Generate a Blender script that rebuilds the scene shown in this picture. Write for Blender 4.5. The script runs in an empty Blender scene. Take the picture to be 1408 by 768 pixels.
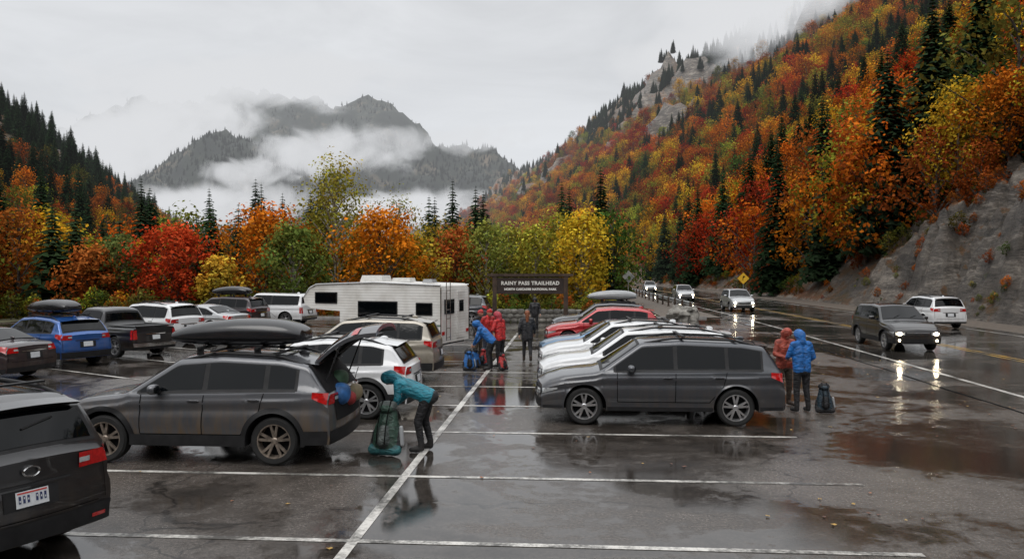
import bpy, bmesh, math, random
import numpy as np
from mathutils import Vector, Matrix, noise
R=random.Random(7)
sc=bpy.context.scene
sc.view_settings.view_transform='Standard'; sc.view_settings.look='None'; sc.view_settings.exposure=0
CH=2.92
A0=math.radians(4.0)
def L2W(u,v): return (u*math.cos(A0)+v*math.sin(A0), -u*math.sin(A0)+v*math.cos(A0))
def lerp(a,b,t): return a+(b-a)*t
def clamp(x,a=0.,b=1.): return max(a,min(b,x))
def sstep(a,b,x):
    t=clamp((x-a)/(b-a)); return t*t*(3-2*t)
def pl(pts,x):
    if x<=pts[0][0]: return pts[0][1]
    for (a,b),(c,d) in zip(pts,pts[1:]):
        if x<=c: return b+(d-b)*(x-a)/(c-a)
    return pts[-1][1]
def spl(pts,x,w):
    return sum(pl(pts,x+w*k)for k in(-1,-.5,0,.5,1))/5
# ---------------------------------------------------------------- materials
def newmat(name):
    m=bpy.data.materials.new(name); m.use_nodes=True
    nt=m.node_tree; b=nt.nodes.get('Principled BSDF'); return m,nt,b
def N(nt,t,**k):
    n=nt.nodes.new(t)
    for a,v in k.items():
        try: setattr(n,a,v)
        except Exception: n.inputs[a].default_value=v
    return n
def setin(n,**k):
    for a,v in k.items(): n.inputs[a.replace('_',' ')].default_value=v
def mat(name,col,rough=.5,metal=0,var=0.0,vscale=8,bump=0,bscale=60,spec=.5,emit=0,coat=0,coord='Object'):
    m,nt,b=newmat(name)
    b.inputs['Base Color'].default_value=(*col,1); b.inputs['Roughness'].default_value=rough
    b.inputs['Metallic'].default_value=metal; b.inputs['Specular IOR Level'].default_value=spec
    b.inputs['Coat Weight'].default_value=coat; b.inputs['Coat Roughness'].default_value=.05
    tc=N(nt,'ShaderNodeTexCoord')
    if var:
        n=N(nt,'ShaderNodeTexNoise'); setin(n,Scale=vscale,Detail=6.0)
        nt.links.new(tc.outputs[coord],n.inputs['Vector'])
        mx=N(nt,'ShaderNodeMix',data_type='RGBA'); mr=N(nt,'ShaderNodeMapRange')
        mr.inputs[1].default_value=.3; mr.inputs[2].default_value=.7
        nt.links.new(n.outputs['Fac'],mr.inputs[0]); nt.links.new(mr.outputs[0],mx.inputs[0])
        mx.inputs[6].default_value=(*[c*(1-var) for c in col],1); mx.inputs[7].default_value=(*[min(1,c*(1+var)) for c in col],1)
        nt.links.new(mx.outputs[2],b.inputs['Base Color'])
    if bump:
        n=N(nt,'ShaderNodeTexNoise'); setin(n,Scale=bscale,Detail=5.0)
        nt.links.new(tc.outputs[coord],n.inputs['Vector'])
        bp=N(nt,'ShaderNodeBump'); setin(bp,Strength=bump,Distance=.02)
        nt.links.new(n.outputs['Fac'],bp.inputs['Height']); nt.links.new(bp.outputs[0],b.inputs['Normal'])
    if emit:
        b.inputs['Emission Color'].default_value=(*col,1); b.inputs['Emission Strength'].default_value=emit
    return m
def paintmat(name,col,dirt=.3,metal=.3):
    m,nt,b=newmat(name); L=nt.links
    tc=N(nt,'ShaderNodeTexCoord'); sp=N(nt,'ShaderNodeSeparateXYZ'); L.new(tc.outputs['Object'],sp.inputs[0])
    n=N(nt,'ShaderNodeTexNoise'); setin(n,Scale=5.0,Detail=9.0,Roughness=.7)
    mp=N(nt,'ShaderNodeMapping'); mp.inputs['Scale'].default_value=(1.9,1.2,.35); L.new(tc.outputs['Object'],mp.inputs[0]); L.new(mp.outputs[0],n.inputs['Vector'])
    mr=N(nt,'ShaderNodeMapRange'); mr.inputs[1].default_value=1.02; mr.inputs[2].default_value=.4; L.new(sp.outputs['Z'],mr.inputs[0])
    ad=N(nt,'ShaderNodeMath',operation='MULTIPLY'); L.new(mr.outputs[0],ad.inputs[0])
    mr2=N(nt,'ShaderNodeMapRange'); mr2.inputs[1].default_value=.38; mr2.inputs[2].default_value=.58; L.new(n.outputs['Fac'],mr2.inputs[0]); L.new(mr2.outputs[0],ad.inputs[1])
    sm=N(nt,'ShaderNodeMath',operation='MULTIPLY'); L.new(ad.outputs[0],sm.inputs[0]); sm.inputs[1].default_value=dirt
    mx=N(nt,'ShaderNodeMix',data_type='RGBA'); L.new(sm.outputs[0],mx.inputs[0]); mx.inputs[6].default_value=(*col,1); mx.inputs[7].default_value=(.15,.10,.055,1)
    L.new(mx.outputs[2],b.inputs['Base Color'])
    rr=N(nt,'ShaderNodeMapRange'); L.new(sm.outputs[0],rr.inputs[0]); rr.inputs[3].default_value=.36; rr.inputs[4].default_value=.7; L.new(rr.outputs[0],b.inputs['Roughness'])
    b.inputs['Metallic'].default_value=metal
    c=N(nt,'ShaderNodeMapRange'); L.new(sm.outputs[0],c.inputs[0]); c.inputs[3].default_value=1.0; c.inputs[4].default_value=.0; L.new(c.outputs[0],b.inputs['Coat Weight'])
    b.inputs['Coat Roughness'].default_value=.04
    v=N(nt,'ShaderNodeTexVoronoi'); setin(v,Scale=70.0); L.new(tc.outputs['Object'],v.inputs['Vector'])
    vr=N(nt,'ShaderNodeMapRange'); vr.inputs[1].default_value=.0; vr.inputs[2].default_value=.35; vr.inputs[3].default_value=1; vr.inputs[4].default_value=0; L.new(v.outputs['Distance'],vr.inputs[0])
    bp=N(nt,'ShaderNodeBump'); setin(bp,Strength=.12,Distance=.003); L.new(vr.outputs[0],bp.inputs['Height']); L.new(bp.outputs[0],b.inputs['Coat Normal'])
    return m
M={}
M['glass']=mat('window_glass',(.002,.003,.004),.03,0,spec=.28,bump=.015,bscale=12)
M['rubber']=mat('rubber',(.012,.012,.012),.75,bump=.2,bscale=80,var=.3)
M['plastic']=mat('black_trim',(.014,.014,.015),.55,bump=.1,bscale=120,var=.3,spec=.3)
M['seam']=mat('seam',(.003,.003,.003),.9,var=.1,spec=.1)
M['alloy']=mat('alloy',(.50,.50,.51),.3,.8,var=.25,vscale=10)
M['alloyd']=mat('dark_alloy',(.24,.20,.165),.4,.6,var=.5,vscale=12)
M['red']=mat('tail_lamp',(.42,.008,.008),.15,spec=.7,var=.3,vscale=30,coat=.6)
M['lamp']=mat('head_lamp',(.55,.57,.58),.12,.4,var=.35,vscale=25,coat=1)
M['lampon']=mat('lit_head_lamp',(1,.84,.58),.3,emit=55)
M['plate']=mat('number_plate',(.6,.62,.64),.4,var=.1,vscale=20)
M['chrome']=mat('chrome',(.6,.6,.6),.15,1,var=.1)
M['boxblk']=mat('roof_box_black',(.012,.012,.014),.25,var=.2,coat=.4)
M['boxgry']=mat('roof_box_grey',(.28,.29,.30),.3,var=.1,coat=.5)
M['dark']=mat('dark_interior',(.010,.010,.011),.8,var=.3,spec=.2)
# ---------------------------------------------------------------- mesh builder
class MB:
    def __init__(s): s.v=[];s.f=[];s.m=[];s.mats=[]
    def mi(s,m):
        if m not in s.mats: s.mats.append(m)
        return s.mats.index(m)
    def add(s,vs,fs,m):
        o=len(s.v); k=s.mi(m); s.v+= [tuple(x) for x in vs]
        for f in fs: s.f.append([i+o for i in f]); s.m.append(k)
    def grid(s,P,nu,nv,m):
        vs=[P(i/nu,j/nv) for j in range(nv+1) for i in range(nu+1)]
        fs=[]
        for j in range(nv):
            for i in range(nu):
                a=j*(nu+1)+i; fs.append([a,a+1,a+nu+2,a+nu+1])
        s.add(vs,fs,m)
    def box(s,c,d,m,rot=None,taper=1.0):
        vs=[]
        for z in(-1,1):
            t=taper if z>0 else 1
            for x,y in((-1,-1),(1,-1),(1,1),(-1,1)):
                p=Vector((x*d[0]/2*t,y*d[1]/2*t,z*d[2]/2))
                if rot: p=rot@p
                vs.append(p+Vector(c))
        s.add(vs,[(3,2,1,0),(4,5,6,7),(0,1,5,4),(1,2,6,5),(2,3,7,6),(3,0,4,7)],m)
    def tube(s,pts,r,m,n=8,cap=True):
        pts=[Vector(p) for p in pts]
        if not hasattr(r,'__len__'): r=[r]*len(pts)
        vs=[];fs=[]
        for i,p in enumerate(pts):
            d=(pts[min(i+1,len(pts)-1)]-pts[max(i-1,0)]).normalized()
            a=d.cross(Vector((0,0,1)))
            if a.length<.05: a=d.cross(Vector((1,0,0)))
            a.normalize(); b=d.cross(a)
            for k in range(n):
                t=2*math.pi*k/n; vs.append(p+(a*math.cos(t)+b*math.sin(t))*r[i])
        for i in range(len(pts)-1):
            for k in range(n):
                fs.append((i*n+k,i*n+(k+1)%n,(i+1)*n+(k+1)%n,(i+1)*n+k))
        if cap:
            fs.append(tuple(range(n))[::-1]); fs.append(tuple((len(pts)-1)*n+k for k in range(n)))
        s.add(vs,fs,m)
    def lathe(s,prof,c,m,n=32,sgn=1):
        vs=[];fs=[];q=len(prof)
        for k in range(n):
            t=2*math.pi*k/n
            for r,y in prof: vs.append((c[0]+r*math.cos(t),c[1]+sgn*y,c[2]+r*math.sin(t)))
        for k in range(n):
            for i in range(q-1):
                a=k*q+i;b=((k+1)%n)*q+i
                fs.append((a,b,b+1,a+1))
        s.add(vs,fs,m)
    def ell(s,c,d,m,nu=12,nv=8,pw=1.0):
        def P(u,v):
            t=2*math.pi*u; f=math.pi*(v-.5)
            def pp(x): return math.copysign(abs(x)**pw,x)
            return (c[0]+d[0]*pp(math.cos(f))*pp(math.cos(t)),c[1]+d[1]*pp(math.cos(f))*pp(math.sin(t)),c[2]+d[2]*pp(math.sin(f)))
        s.grid(P,nu,nv,m)
    def build(s,name,sharp=38,loc=(0,0,0),rz=0,merge=.0005,parent=None,link=True,recalc=True):
        me=bpy.data.meshes.new(name); me.from_pydata(s.v,[],s.f)
        for m in s.mats: me.materials.append(m)
        me.polygons.foreach_set('material_index',s.m); me.update()
        bm=bmesh.new(); bm.from_mesh(me)
        if merge: bmesh.ops.remove_doubles(bm,verts=bm.verts,dist=merge)
        if recalc: bmesh.ops.recalc_face_normals(bm,faces=bm.faces)
        a=math.radians(sharp)
        for f in bm.faces: f.smooth=sharp>0
        if sharp>0:
            for e in bm.edges:
                if len(e.link_faces)==2 and e.calc_face_angle(0)>a: e.smooth=False
        bm.to_mesh(me); bm.free()
        ob=bpy.data.objects.new(name,me)
        if link: sc.collection.objects.link(ob)
        ob.location=loc; ob.rotation_euler=(0,0,rz)
        if parent: ob.parent=parent
        return ob
# ---------------------------------------------------------------- cars
SP={
'wagon':dict(L=4.82,W=.92,R=.355,belt=(1.04,.98),top=[(0,1.0),(.07,1.08),(.42,1.53),(.85,1.60),(2.0,1.64),(2.75,1.60),(3.52,1.08),(3.64,1.04),(4.35,.96),(4.7,.87),(4.82,.78)],wr=1.0,wf=3.86,win=[(.52,1.12),(1.19,2.08),(2.16,3.25)],rg=(.09,.40),wsc=(2.82,3.50)),
'cross':dict(L=4.46,W=.91,R=.36,belt=(1.10,1.0),top=[(0,1.04),(.08,1.14),(.42,1.50),(.85,1.59),(1.8,1.63),(2.45,1.58),(3.18,1.10),(3.30,1.06),(3.95,.99),(4.32,.90),(4.46,.80)],wr=.92,wf=3.54,win=[(.62,1.02),(1.10,1.95),(2.03,2.98)],rg=(.10,.38),wsc=(2.52,3.16)),
'suv':dict(L=4.62,W=.93,R=.36,belt=(1.12,1.05),top=[(0,1.08),(.06,1.18),(.30,1.58),(.6,1.67),(1.9,1.71),(2.6,1.66),(3.28,1.16),(3.4,1.11),(4.1,1.04),(4.48,.93),(4.62,.82)],wr=.95,wf=3.7,win=[(.42,1.02),(1.09,1.98),(2.06,3.05)],rg=(.08,.27),wsc=(2.68,3.26)),
'sedan':dict(L=4.7,W=.90,belt=(.98,.92),top=[(0,.94),(.1,1.02),(.62,1.06),(1.35,1.38),(1.9,1.45),(2.55,1.42),(3.38,1.0),(3.5,.96),(4.2,.88),(4.58,.78),(4.7,.7)],wr=1.0,wf=3.75,win=[(.98,1.28),(1.34,2.0),(2.08,3.1)],rg=(.70,1.28),wsc=(2.62,3.34)),
'pickup':dict(L=5.5,W=.97,belt=(1.14,1.12),top=[(0,1.12),(.05,1.14),(1.72,1.14),(1.78,1.16),(1.98,1.72),(2.25,1.80),(3.1,1.81),(3.72,1.22),(3.82,1.18),(4.9,1.11),(5.35,1.02),(5.5,.9)],wr=1.1,wf=4.55,win=[(2.08,2.75),(2.83,3.5)],rg=(1.83,1.96),wsc=(3.16,3.70),R=.39),
'truckcap':dict(L=5.3,W=.95,belt=(1.12,1.1),top=[(0,1.12),(.06,1.2),(.14,1.68),(.3,1.76),(2.9,1.80),(3.0,1.80),(3.6,1.22),(3.7,1.18),(4.7,1.11),(5.15,1.02),(5.3,.9)],wr=1.05,wf=4.35,win=[(.3,1.9),(2.02,2.6),(2.68,3.35)],rg=(.07,.13),wsc=(3.04,3.56),R=.38),
}
def wheel(mb,x,y,R_,sgn,style):
    tw=.11
    mb.lathe([(R_*.66,-tw*.9),(R_*.9,-tw),(R_*.985,-tw*.75),(R_,-tw*.3),(R_,tw*.3),(R_*.985,tw*.75),(R_*.9,tw),(R_*.72,tw*.96),(R_*.70,tw*.8)],(x,y,R_),M['rubber'],36,sgn)
    al=M['alloyd'] if style=='dark' else M['alloy']
    mb.lathe([(R_*.72,tw*.85),(R_*.71,tw*.93),(R_*.665,tw*.9),(R_*.64,tw*.3),(R_*.62,-tw*.4)],(x,y,R_),al,36,sgn)
    mb.lathe([(.002,-tw*.2),(R_*.64,-tw*.2)],(x,y,R_),M['dark'],24,sgn)
    mb.lathe([(.002,tw*.72),(R_*.10,tw*.72),(R_*.15,tw*.6),(R_*.15,-tw*.1)],(x,y,R_),al,20,sgn)
    ns=5
    for k in range(ns):
        t0=2*math.pi*k/ns+.3
        for dt in((-.20,.20) ):
            vs=[]
            for (r,yo,w) in((R_*.12,tw*.62,.022),(R_*.68,tw*.82,.018)):
                t=t0+dt*(r/(R_*.66))
                cx,cz=x+r*math.cos(t),R_+r*math.sin(t); px,pz=-math.sin(t),math.cos(t)
                for s_,yy in((-1,0),(1,0),(1,-.03),(-1,-.03)):
                    vs.append((cx+px*w*s_,y+sgn*(yo+yy),cz+pz*w*s_))
            mb.add(vs,[(0,1,5,4),(1,2,6,5),(3,0,4,7)],al)
def car(name,loc,heading,paint,kind='wagon',clad=False,rails=False,box=None,lit=False,hatch=False,style='lt',scale=1.0,alignrear=None,detail=False):
    S=SP[kind]; L=S['L'];W=S['W'];mb=MB();RW=S.get('R',.345);RA=RW+.07
    P=paint; GC=.28 if kind!='sedan' else .23
    def top(x): return spl(S['top'],x,.05)
    def belt(x): return lerp(S['belt'][0],S['belt'][1],x/L)
    def plan(x):
        a=clamp(1-x/.6); b=clamp(1-(L-x)/.9); return 1-.07*a**2-.10*b**2
    CR=.035
    def bb(x): return min(belt(x),top(x)-.085)
    def side(x,z):
        w=W*plan(x); b=bb(x)
        if z<=b:
            s=clamp((z-.2)/(b-.2)); y=w*(1-.055*abs(s-.48)**2*4)
            y+= -.018*math.exp(-((s-.72)/.055)**2)+.012*math.exp(-((s-.85)/.035)**2)-.018*math.exp(-((s-.29)/.09)**2)
            return y
        return w*(1-.055*.27*4)-.014*clamp((z-b)/.03)-(z-b)*.36
    def rnd(x):
        g=top(x)-bb(x); return min(.085,g*.5)
    def yr(x):
        t=top(x)-CR-rnd(x); return side(x,t)
    RH=.11
    def ztop(x,y):
        e=yr(x)-RH; return top(x)-CR*(y/e)**2
    def dfm(x,y,z):
        wf=clamp(1-(L-x)/.8)**1.5; wr=clamp(1-x/.6)**1.5
        q=(y/W)**2
        return (x-wf*(.17*q+.10*((z-.5)/.4)**2*(1 if z>.5 else .5))+wr*(.10*q+(.07*((z-.55)/.45)**2 if z<.9 else .04))-L/2,y,z)
    def zbot(x):
        z=GC if .5<x<L-.6 else GC+.03
        for c in(S['wr'],S['wf']):
            if abs(x-c)<=RA+1e-6: z=max(z,RW+math.sqrt(max(0,RA**2-(x-c)**2)))
        return z
    xs=set([0,.02,.05,L-.02,L-.05,L])
    x=0
    while x<L: xs.add(round(x,3)); x+=.075
    for c in(S['wr'],S['wf']):
        for k in range(17): xs.add(round(c-RA*math.cos(math.pi*k/16),4))
        xs.add(round(c-RA-.004,4)); xs.add(round(c+RA+.004,4))
    for p in S['top']: xs.add(p[0])
    xs=sorted(xs)
    rows=[]
    for x in xs:
        zb=zbot(x); b=bb(x); t=top(x); r=rnd(x); pts=[(0,zb),(side(x,zb)*.7,zb),(side(x,zb)-.015,zb)]
        for k in range(18): 
            z=lerp(zb+.008,b,k/17); pts.append((side(x,z),z))
        z1=t-CR-r
        for k in range(1,6):
            z=lerp(b,z1,k/5) ; pts.append((side(x,z+1e-4),z))
        y1=side(x,z1)
        for k in range(1,5):
            a=math.pi/2*k/4; pts.append((y1-RH+RH*math.cos(a),z1+r*math.sin(a)))
        for k in range(1,6):
            y=(y1-RH)*(1-k/5); pts.append((y,t-CR*(y/(y1-RH))**2))
        rows.append(pts)
    n=len(rows[0])
    for sgn in(1,-1):
        vs=[dfm(x,sgn*y,z) for x,row in zip(xs,rows) for y,z in row]
        fu=[];fb=[]
        for i in range(len(xs)-1):
            for j in range(n-1):
                q=(i*n+j,i*n+j+1,(i+1)*n+j+1,(i+1)*n+j)
                (fb if j<2 else fu).append(q)
        mb.add(vs,fu,P); mb.add(vs,fb,M['dark'])
    for xe,row in((0,rows[0]),(L,rows[-1])):
        rr=row[2:]
        mb.grid(lambda u,v:(lambda p:dfm(xe,p[0]*(2*u-1),p[1]))(rr[int(round(v*(len(rr)-1)))]),10,len(rr)-1,P)
    mb.box((0,0,.45),(L-.8,W*1.25,.36),M['dark'])
    def ps(x0,x1,zf0,zf1,m,off=.006,nx=14,nz=4,sides=(1,-1)):
        f0=zf0 if callable(zf0) else (lambda x:zf0); f1=zf1 if callable(zf1) else (lambda x:zf1)
        for s in sides:
            def PP(u,v):
                x=lerp(x0,x1,u); z=lerp(f0(x),f1(x),v); return dfm(x,s*(side(x,z)+off),z)
            mb.grid(PP,nx,nz,m)
    def pc(front,y0,y1,z0,z1,m,off=.008,ny=8,nz=4,mir=False):
        xe=L if front else 0; o=off if front else -off
        for s in((1,-1) if mir else (1,)):
            def PP(u,v):
                z=lerp(z0,z1,v); yl=side(xe,z); y=lerp(y0,y1,u); y=clamp(y,-yl,yl)
                d=dfm(xe,s*y,z); return (d[0]+o,d[1],d[2])
            mb.grid(PP,ny,nz,m)
    wt=lambda x:max(belt(x)+.035,top(x)-.135)
    wb=lambda x:belt(x)+.03
    wx0,wx1=S['win'][0][0],S['win'][-1][1]
    wt2=lambda x:max(belt(x)+.02,top(x)-.122)
    ps(wx0-.05,wx1+.05,lambda x:belt(x)+.012,wt2,M['plastic'],.003,40,5)
    for a,b in S['win']: ps(a,b,wb,wt,M['glass'],.007,20,4)
    if kind!='pickup': ps(wx0-.02,wx1+.02,lambda x:belt(x)+.008,lambda x:belt(x)+.022,M['plastic'],.010,30,1)
    def ptop2(x0,x1,m,off,shr=0):
        def PP(u,v):
            x=lerp(x0,x1,v); w=(yr(x)-RH*.95-shr); y=(2*u-1)*w; return dfm(x,y,ztop(x,y)+off)
        mb.grid(PP,12,10,m)
    ptop2(S['wsc'][0]-.03,S['wsc'][1]+.06,M['plastic'],.006,-.02); ptop2(S['wsc'][0]+.02,S['wsc'][1],M['glass'],.013)
    if not hatch:
        ptop2(S['rg'][0]-.015,S['rg'][1]+.015,M['plastic'],.01,-.02); ptop2(S['rg'][0],S['rg'][1],M['glass'],.022,.03)
    arcm=M['plastic'] if clad else P
    for c in(S['wr'],S['wf']):
        for s in(1,-1):
            ro=RA+(.07 if clad else .03)
            def PP(u,v):
                a=math.pi*(-.06+1.12*u); r=lerp(RA-.004,ro,v); x=c-r*math.cos(a); z=max(GC+.01,RW+r*math.sin(a))
                return dfm(x,s*(side(x,z)+(.018 if clad else .012)*(1-v*.6)),z)
            mb.grid(PP,28,2,arcm)
            def PQ(u,v):
                a=math.pi*(-.06+1.12*u); x=c-(RA-.004)*math.cos(a); z=max(GC+.01,RW+(RA-.004)*math.sin(a))
                return dfm(x,s*(side(x,z)+(.018 if clad else .012)-v*.14),z)
            mb.grid(PQ,28,1,M['dark'])
        for s in(1,-1): wheel(mb,c-L/2,s*(W*.965-.115),RW,s,style)
    a,b=S['wr']+RA+.01,S['wf']-RA-.01
    ps(a,b,GC+.002,GC+(.17 if clad else .08),M['plastic'],.014,20,2)
    ps(.03,S['wr']-RA-.02,GC+.035,.52 if clad else .38,M['plastic'],.010,8,2); ps(S['wf']+RA+.02,L-.03,GC+.035,.46 if clad else .37,M['plastic'],.010,8,2)
    pc(False,-W,W,GC+.04,.52 if clad else .40,M['plastic'],.014,14,3); pc(True,-W,W,GC+.04,.38,M['plastic'],.010,14,2)
    def seam(x0,z0,x1,z1,w=.007):
        for s in(1,-1):
            k=10; vs=[]
            for i in range(k+1):
                x=lerp(x0,x1,i/k); z=lerp(z0,z1,i/k)
                dx,dz=(z1-z0),-(x1-x0); l=math.hypot(dx,dz); dx/=l;dz/=l
                for q in(-1,1):
                    xx=x+dx*w*q; zz=z+dz*w*q; vs.append(dfm(xx,s*(side(xx,zz)+.003),zz))
            mb.add(vs,[(2*i,2*i+1,2*i+3,2*i+2) for i in range(k)],M['seam'])
    if kind!='pickup':
        d=[S['win'][-2][0]-.03,S['win'][-2][1]+.04,S['win'][-1][1]-.02]
        if kind=='truckcap': d=[2.0,2.64,3.33]
        seam(d[0],belt(d[0])+.01,max(d[0]-.02,S['wr']+RA*.55),.76); seam(max(d[0]-.02,S['wr']+RA*.55),.76,S['wr']+RA+.07,.46)
        seam(d[1],belt(d[1])+.01,d[1]+.02,.45)
        seam(d[2],belt(d[2]),d[2]+.0,.46); seam(S['wr']+RA+.06,.455,d[2],.455)
        hx=[d[0]+.13,d[1]+.13]
    else:
        seam(1.85,1.12,1.85,.45); seam(2.79,1.1,2.79,.42); seam(3.55,1.1,3.55,.42); hx=[2.0,2.95]
    for h in hx:
        for s in(1,-1):
            z=belt(h)-.10; q=dfm(h+.02,s*(side(h,z)+.022),z); mb.ell(q,(.095,.016,.015),P,10,6,.7)
            q=dfm(h+.02,s*(side(h,z)+.004),z-.012); mb.ell(q,(.075,.004,.028),M['seam'],10,6)
    for s in(1,-1):
        x0,x1=S['wsc'][1]+.1,L-.12
        mb.grid(lambda u,v:(lambda x:dfm(x,s*(side(x,bb(x))-.055+v*.010),ztop(x,0)-CR-rnd(x)*.42+.03))(lerp(x0,x1,u)),10,1,M['seam'])
    zt=belt(0)-.03
    hl=top(L)-.10
    pc(True,.44,.80,hl-.12,hl,M['plastic'],.007,6,2,True); pc(True,.47,.78,hl-.11,hl-.012,M['lamp'],.014,6,2,True)
    ps(L-.38,L-.015,lambda x:hl-.10+.09*(L-x)/.38,lambda x:hl+.02*(L-x)/.38,M['lamp'],.008,6,2)
    if lit:
        for s in(1,-1):
            q=dfm(L,s*.64,hl-.06); mb.ell((q[0]+.03,q[1],q[2]),(.03,.08,.055),M['lampon'],12,8)
            q=dfm(L,s*.66,.43); mb.ell((q[0]+.03,q[1],q[2]),(.02,.035,.035),M['lampon'],10,6)
    else:
        for s in(1,-1):
            q=dfm(L,s*.62,hl-.06); mb.ell((q[0]+.005,q[1],q[2]),(.02,.05,.045),M['chrome'],12,8)
    pc(True,-.42,.42,hl-.14,hl+.005,M['plastic'],.010,8,3)
    for k in range(3): pc(True,-.40,.40,hl-.12+k*.045,hl-.108+k*.045,M['chrome'],.018,8,1)
    pc(True,-.55,.55,.38,.49,M['plastic'],.012,8,2)
    pc(True,.60,.78,.39,.48,M['plastic'],.013,4,2,True)
    if kind in('pickup','truckcap'):
        pc(False,.74,.92,.70,1.03,M['red'],.012,3,4,True); ps(.01,.12,.70,1.03,M['red'],.008,3,4)
        pc(False,-.9,.9,.42,.55,M['chrome'],.03,10,2)
        pc(False,-.25,.25,.86,.9,M['seam'],.01)
    else:
        pc(False,.50,.86,zt-.17,zt-.02,M['red'],.010,6,3,True)
        ps(.015,.30,lambda x:zt-.17+.10*(x/.3),lambda x:zt-.0+.02*(x/.3),M['red'],.009,8,3)
        pc(False,.50,.62,zt-.12,zt-.07,M['lamp'],.016,3,1,True)
    pz=.76 if kind not in('sedan',) else .70
    if not hatch:
        pc(False,-.26,.26,pz-.11,pz+.08,M['plastic'],.010,4,2); pc(False,-.155,.155,pz-.085,pz+.065,M['plate'],.018,4,2)
        pc(False,-.40,.40,pz+.10,pz+.125,M['chrome'] if not clad else M['plastic'],.022,6,1)
        pc(False,-.7,.7,.545,.553,M['seam'],.012,8,1)
        for s in(1,-1): pc(False,s*.78,s*.788,.56,zt-.18,M['seam'],.012,1,6)
        if detail:
            for k in range(7):
                if k==3: continue
                y=-.12+k*.04; pc(False,y-.011,y+.011,pz-.045,pz+.025,mat_plate_txt,.021,1,1); pc(False,y-.004,y+.006,pz-.03+.012*(k%3),pz-.012+.012*(k%3),M['plate'],.024,1,1)
            pc(False,-.14,.14,pz+.042,pz+.056,mat_plate_red,.021,2,1)
            q=dfm(0,0,pz+.24)
            mb.lathe([(.055,-.004),(.062,.004),(.07,-.004)],(0,0,0),M['chrome'],24)
            cnt=24*3
            for i in range(len(mb.v)-cnt,len(mb.v)):
                vx,vy,vz=mb.v[i]; mb.v[i]=(q[0]-.02+vy,q[1]+vx*1.25,q[2]+vz*.75)
            for k in range(5): pc(False,.36+k*.045,.39+k*.045,pz+.03,pz+.06,M['chrome'],.012,1,1)
            mb.tube([dfm(.16,0,ztop(.16,0)+.04),dfm(.20,-.32,ztop(.20,.32)+.05)],.011,M['plastic'],6)
            for s in(1,-1): pc(False,s*.62,s*.78,.38,.42,M['red'],.022,3,1)
    mx=S['win'][-1][1]-.28
    for s in(1,-1):
        z=belt(mx)+.09; q=dfm(mx,s*(side(mx,belt(mx))+.12),z); mb.ell(q,(.075,.115,.075),P,12,8,.75); mb.box((q[0]+.0,q[1]-s*.08,q[2]-.05),(.07,.14,.04),M['plastic'])
        mb.ell((q[0]-.035,q[1],q[2]),(.045,.095,.06),M['glass'],10,6,.7)
    if rails and kind!='pickup':
        for s in(1,-1):
            pts=[]
            x0,x1=.55,S['wsc'][0]-.12
            for k in range(13):
                x=lerp(x0,x1,k/12); y=s*(yr(x)-RH*.75); h=.065*min(1,4*min(k,12-k)/12+.1)
                pts.append(dfm(x,y,ztop(x,abs(y)*.9)+h-.03))
            mb.tube(pts,.021,M['plastic'],8)
        for xx in(.95,1.95):
            y=yr(xx)-RH*.75; z=top(xx)+.045; mb.box((xx-L/2,0,z),(.07,2*y+.1,.022),M['plastic'])
    if kind!='pickup':
        mb.ell((.75-L/2,0,top(.75)+.012),(.09,.022,.05),P,10,6)
    if kind in('wagon','cross','suv') :
        x=S['rg'][1]+.02
        mb.grid(lambda u,v:(lambda y:(lerp(x+.12,x-.12,v)-L/2+abs(y)**2*.1,y,ztop(x+.15,0)-.0-CR*(y/.6)**2+.012-.03*v))((2*u-1)*(yr(x+.1)-.10)),12,3,P)
        mb.grid(lambda u,v:(lambda y:(x-.12-L/2+abs(y)**2*.1+v*.07,y,ztop(x+.15,0)-CR*(y/.6)**2-.018-.03*v))((2*u-1)*(yr(x+.1)-.10)),12,1,M['plastic'])
    if kind=='pickup':
        mb.grid(lambda u,v:(lerp(.12,1.70,u)-L/2,lerp(-.70,.70,v),1.152),6,6,M['dark'])
        for s in(1,-1): mb.tube([(.08-L/2,s*.78,1.16),(1.72-L/2,s*.78,1.16)],.03,P,8)
        mb.tube([(.08-L/2,-.78,1.16),(.08-L/2,.78,1.16)],.03,P,8)
    for yy in(-.35,.25):
        x=S['wsc'][1]-.01; x2=x-.22
        mb.tube([dfm(x,yy,ztop(x,yy)+.03),dfm(x2+.1,yy+.25,ztop(x2+.1,yy+.25)+.03)],.008,M['plastic'],5)
    if box:
        bm_=M['boxblk'] if box[0]=='k' else M['boxgry']; bl=box[1]; bx=box[2]; z0=top(1.6)+.08
        def PB(u,v):
            x=(v-.5)*bl; t=2*v-1; env=(1-abs(t)**3.2)**.5 if abs(t)<1 else 0
            env=max(env,.02)
            a=2*math.pi*u; c_,s_=math.cos(a),math.sin(a)
            y=.42*(abs(c_)**.55)*math.copysign(1,c_)*(.45+.55*env) ; z=(abs(s_)**.7)*math.copysign(1,s_)
            hh=(.30*env*(1-.30*max(0,t))) if z>0 else .12*env
            return (bx-L/2+x,y*(1 if env>.05 else 0),z0+.13+z*hh*(1 if env>.05 else 0))
        mb.grid(PB,28,24,bm_)
        mb.tube([PB(0,v/16) for v in range(1,16)],.009,M['seam'],5); mb.tube([PB(.5,v/16) for v in range(1,16)],.009,M['seam'],5)
        for xx in(-.45,.45):
            mb.box((bx-L/2+xx,0,z0-.0),(.06,1.15,.035),M['plastic'])
            for s in(1,-1): mb.box((bx-L/2+xx,s*.52,z0-.05),(.09,.05,.12),M['plastic'])
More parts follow.
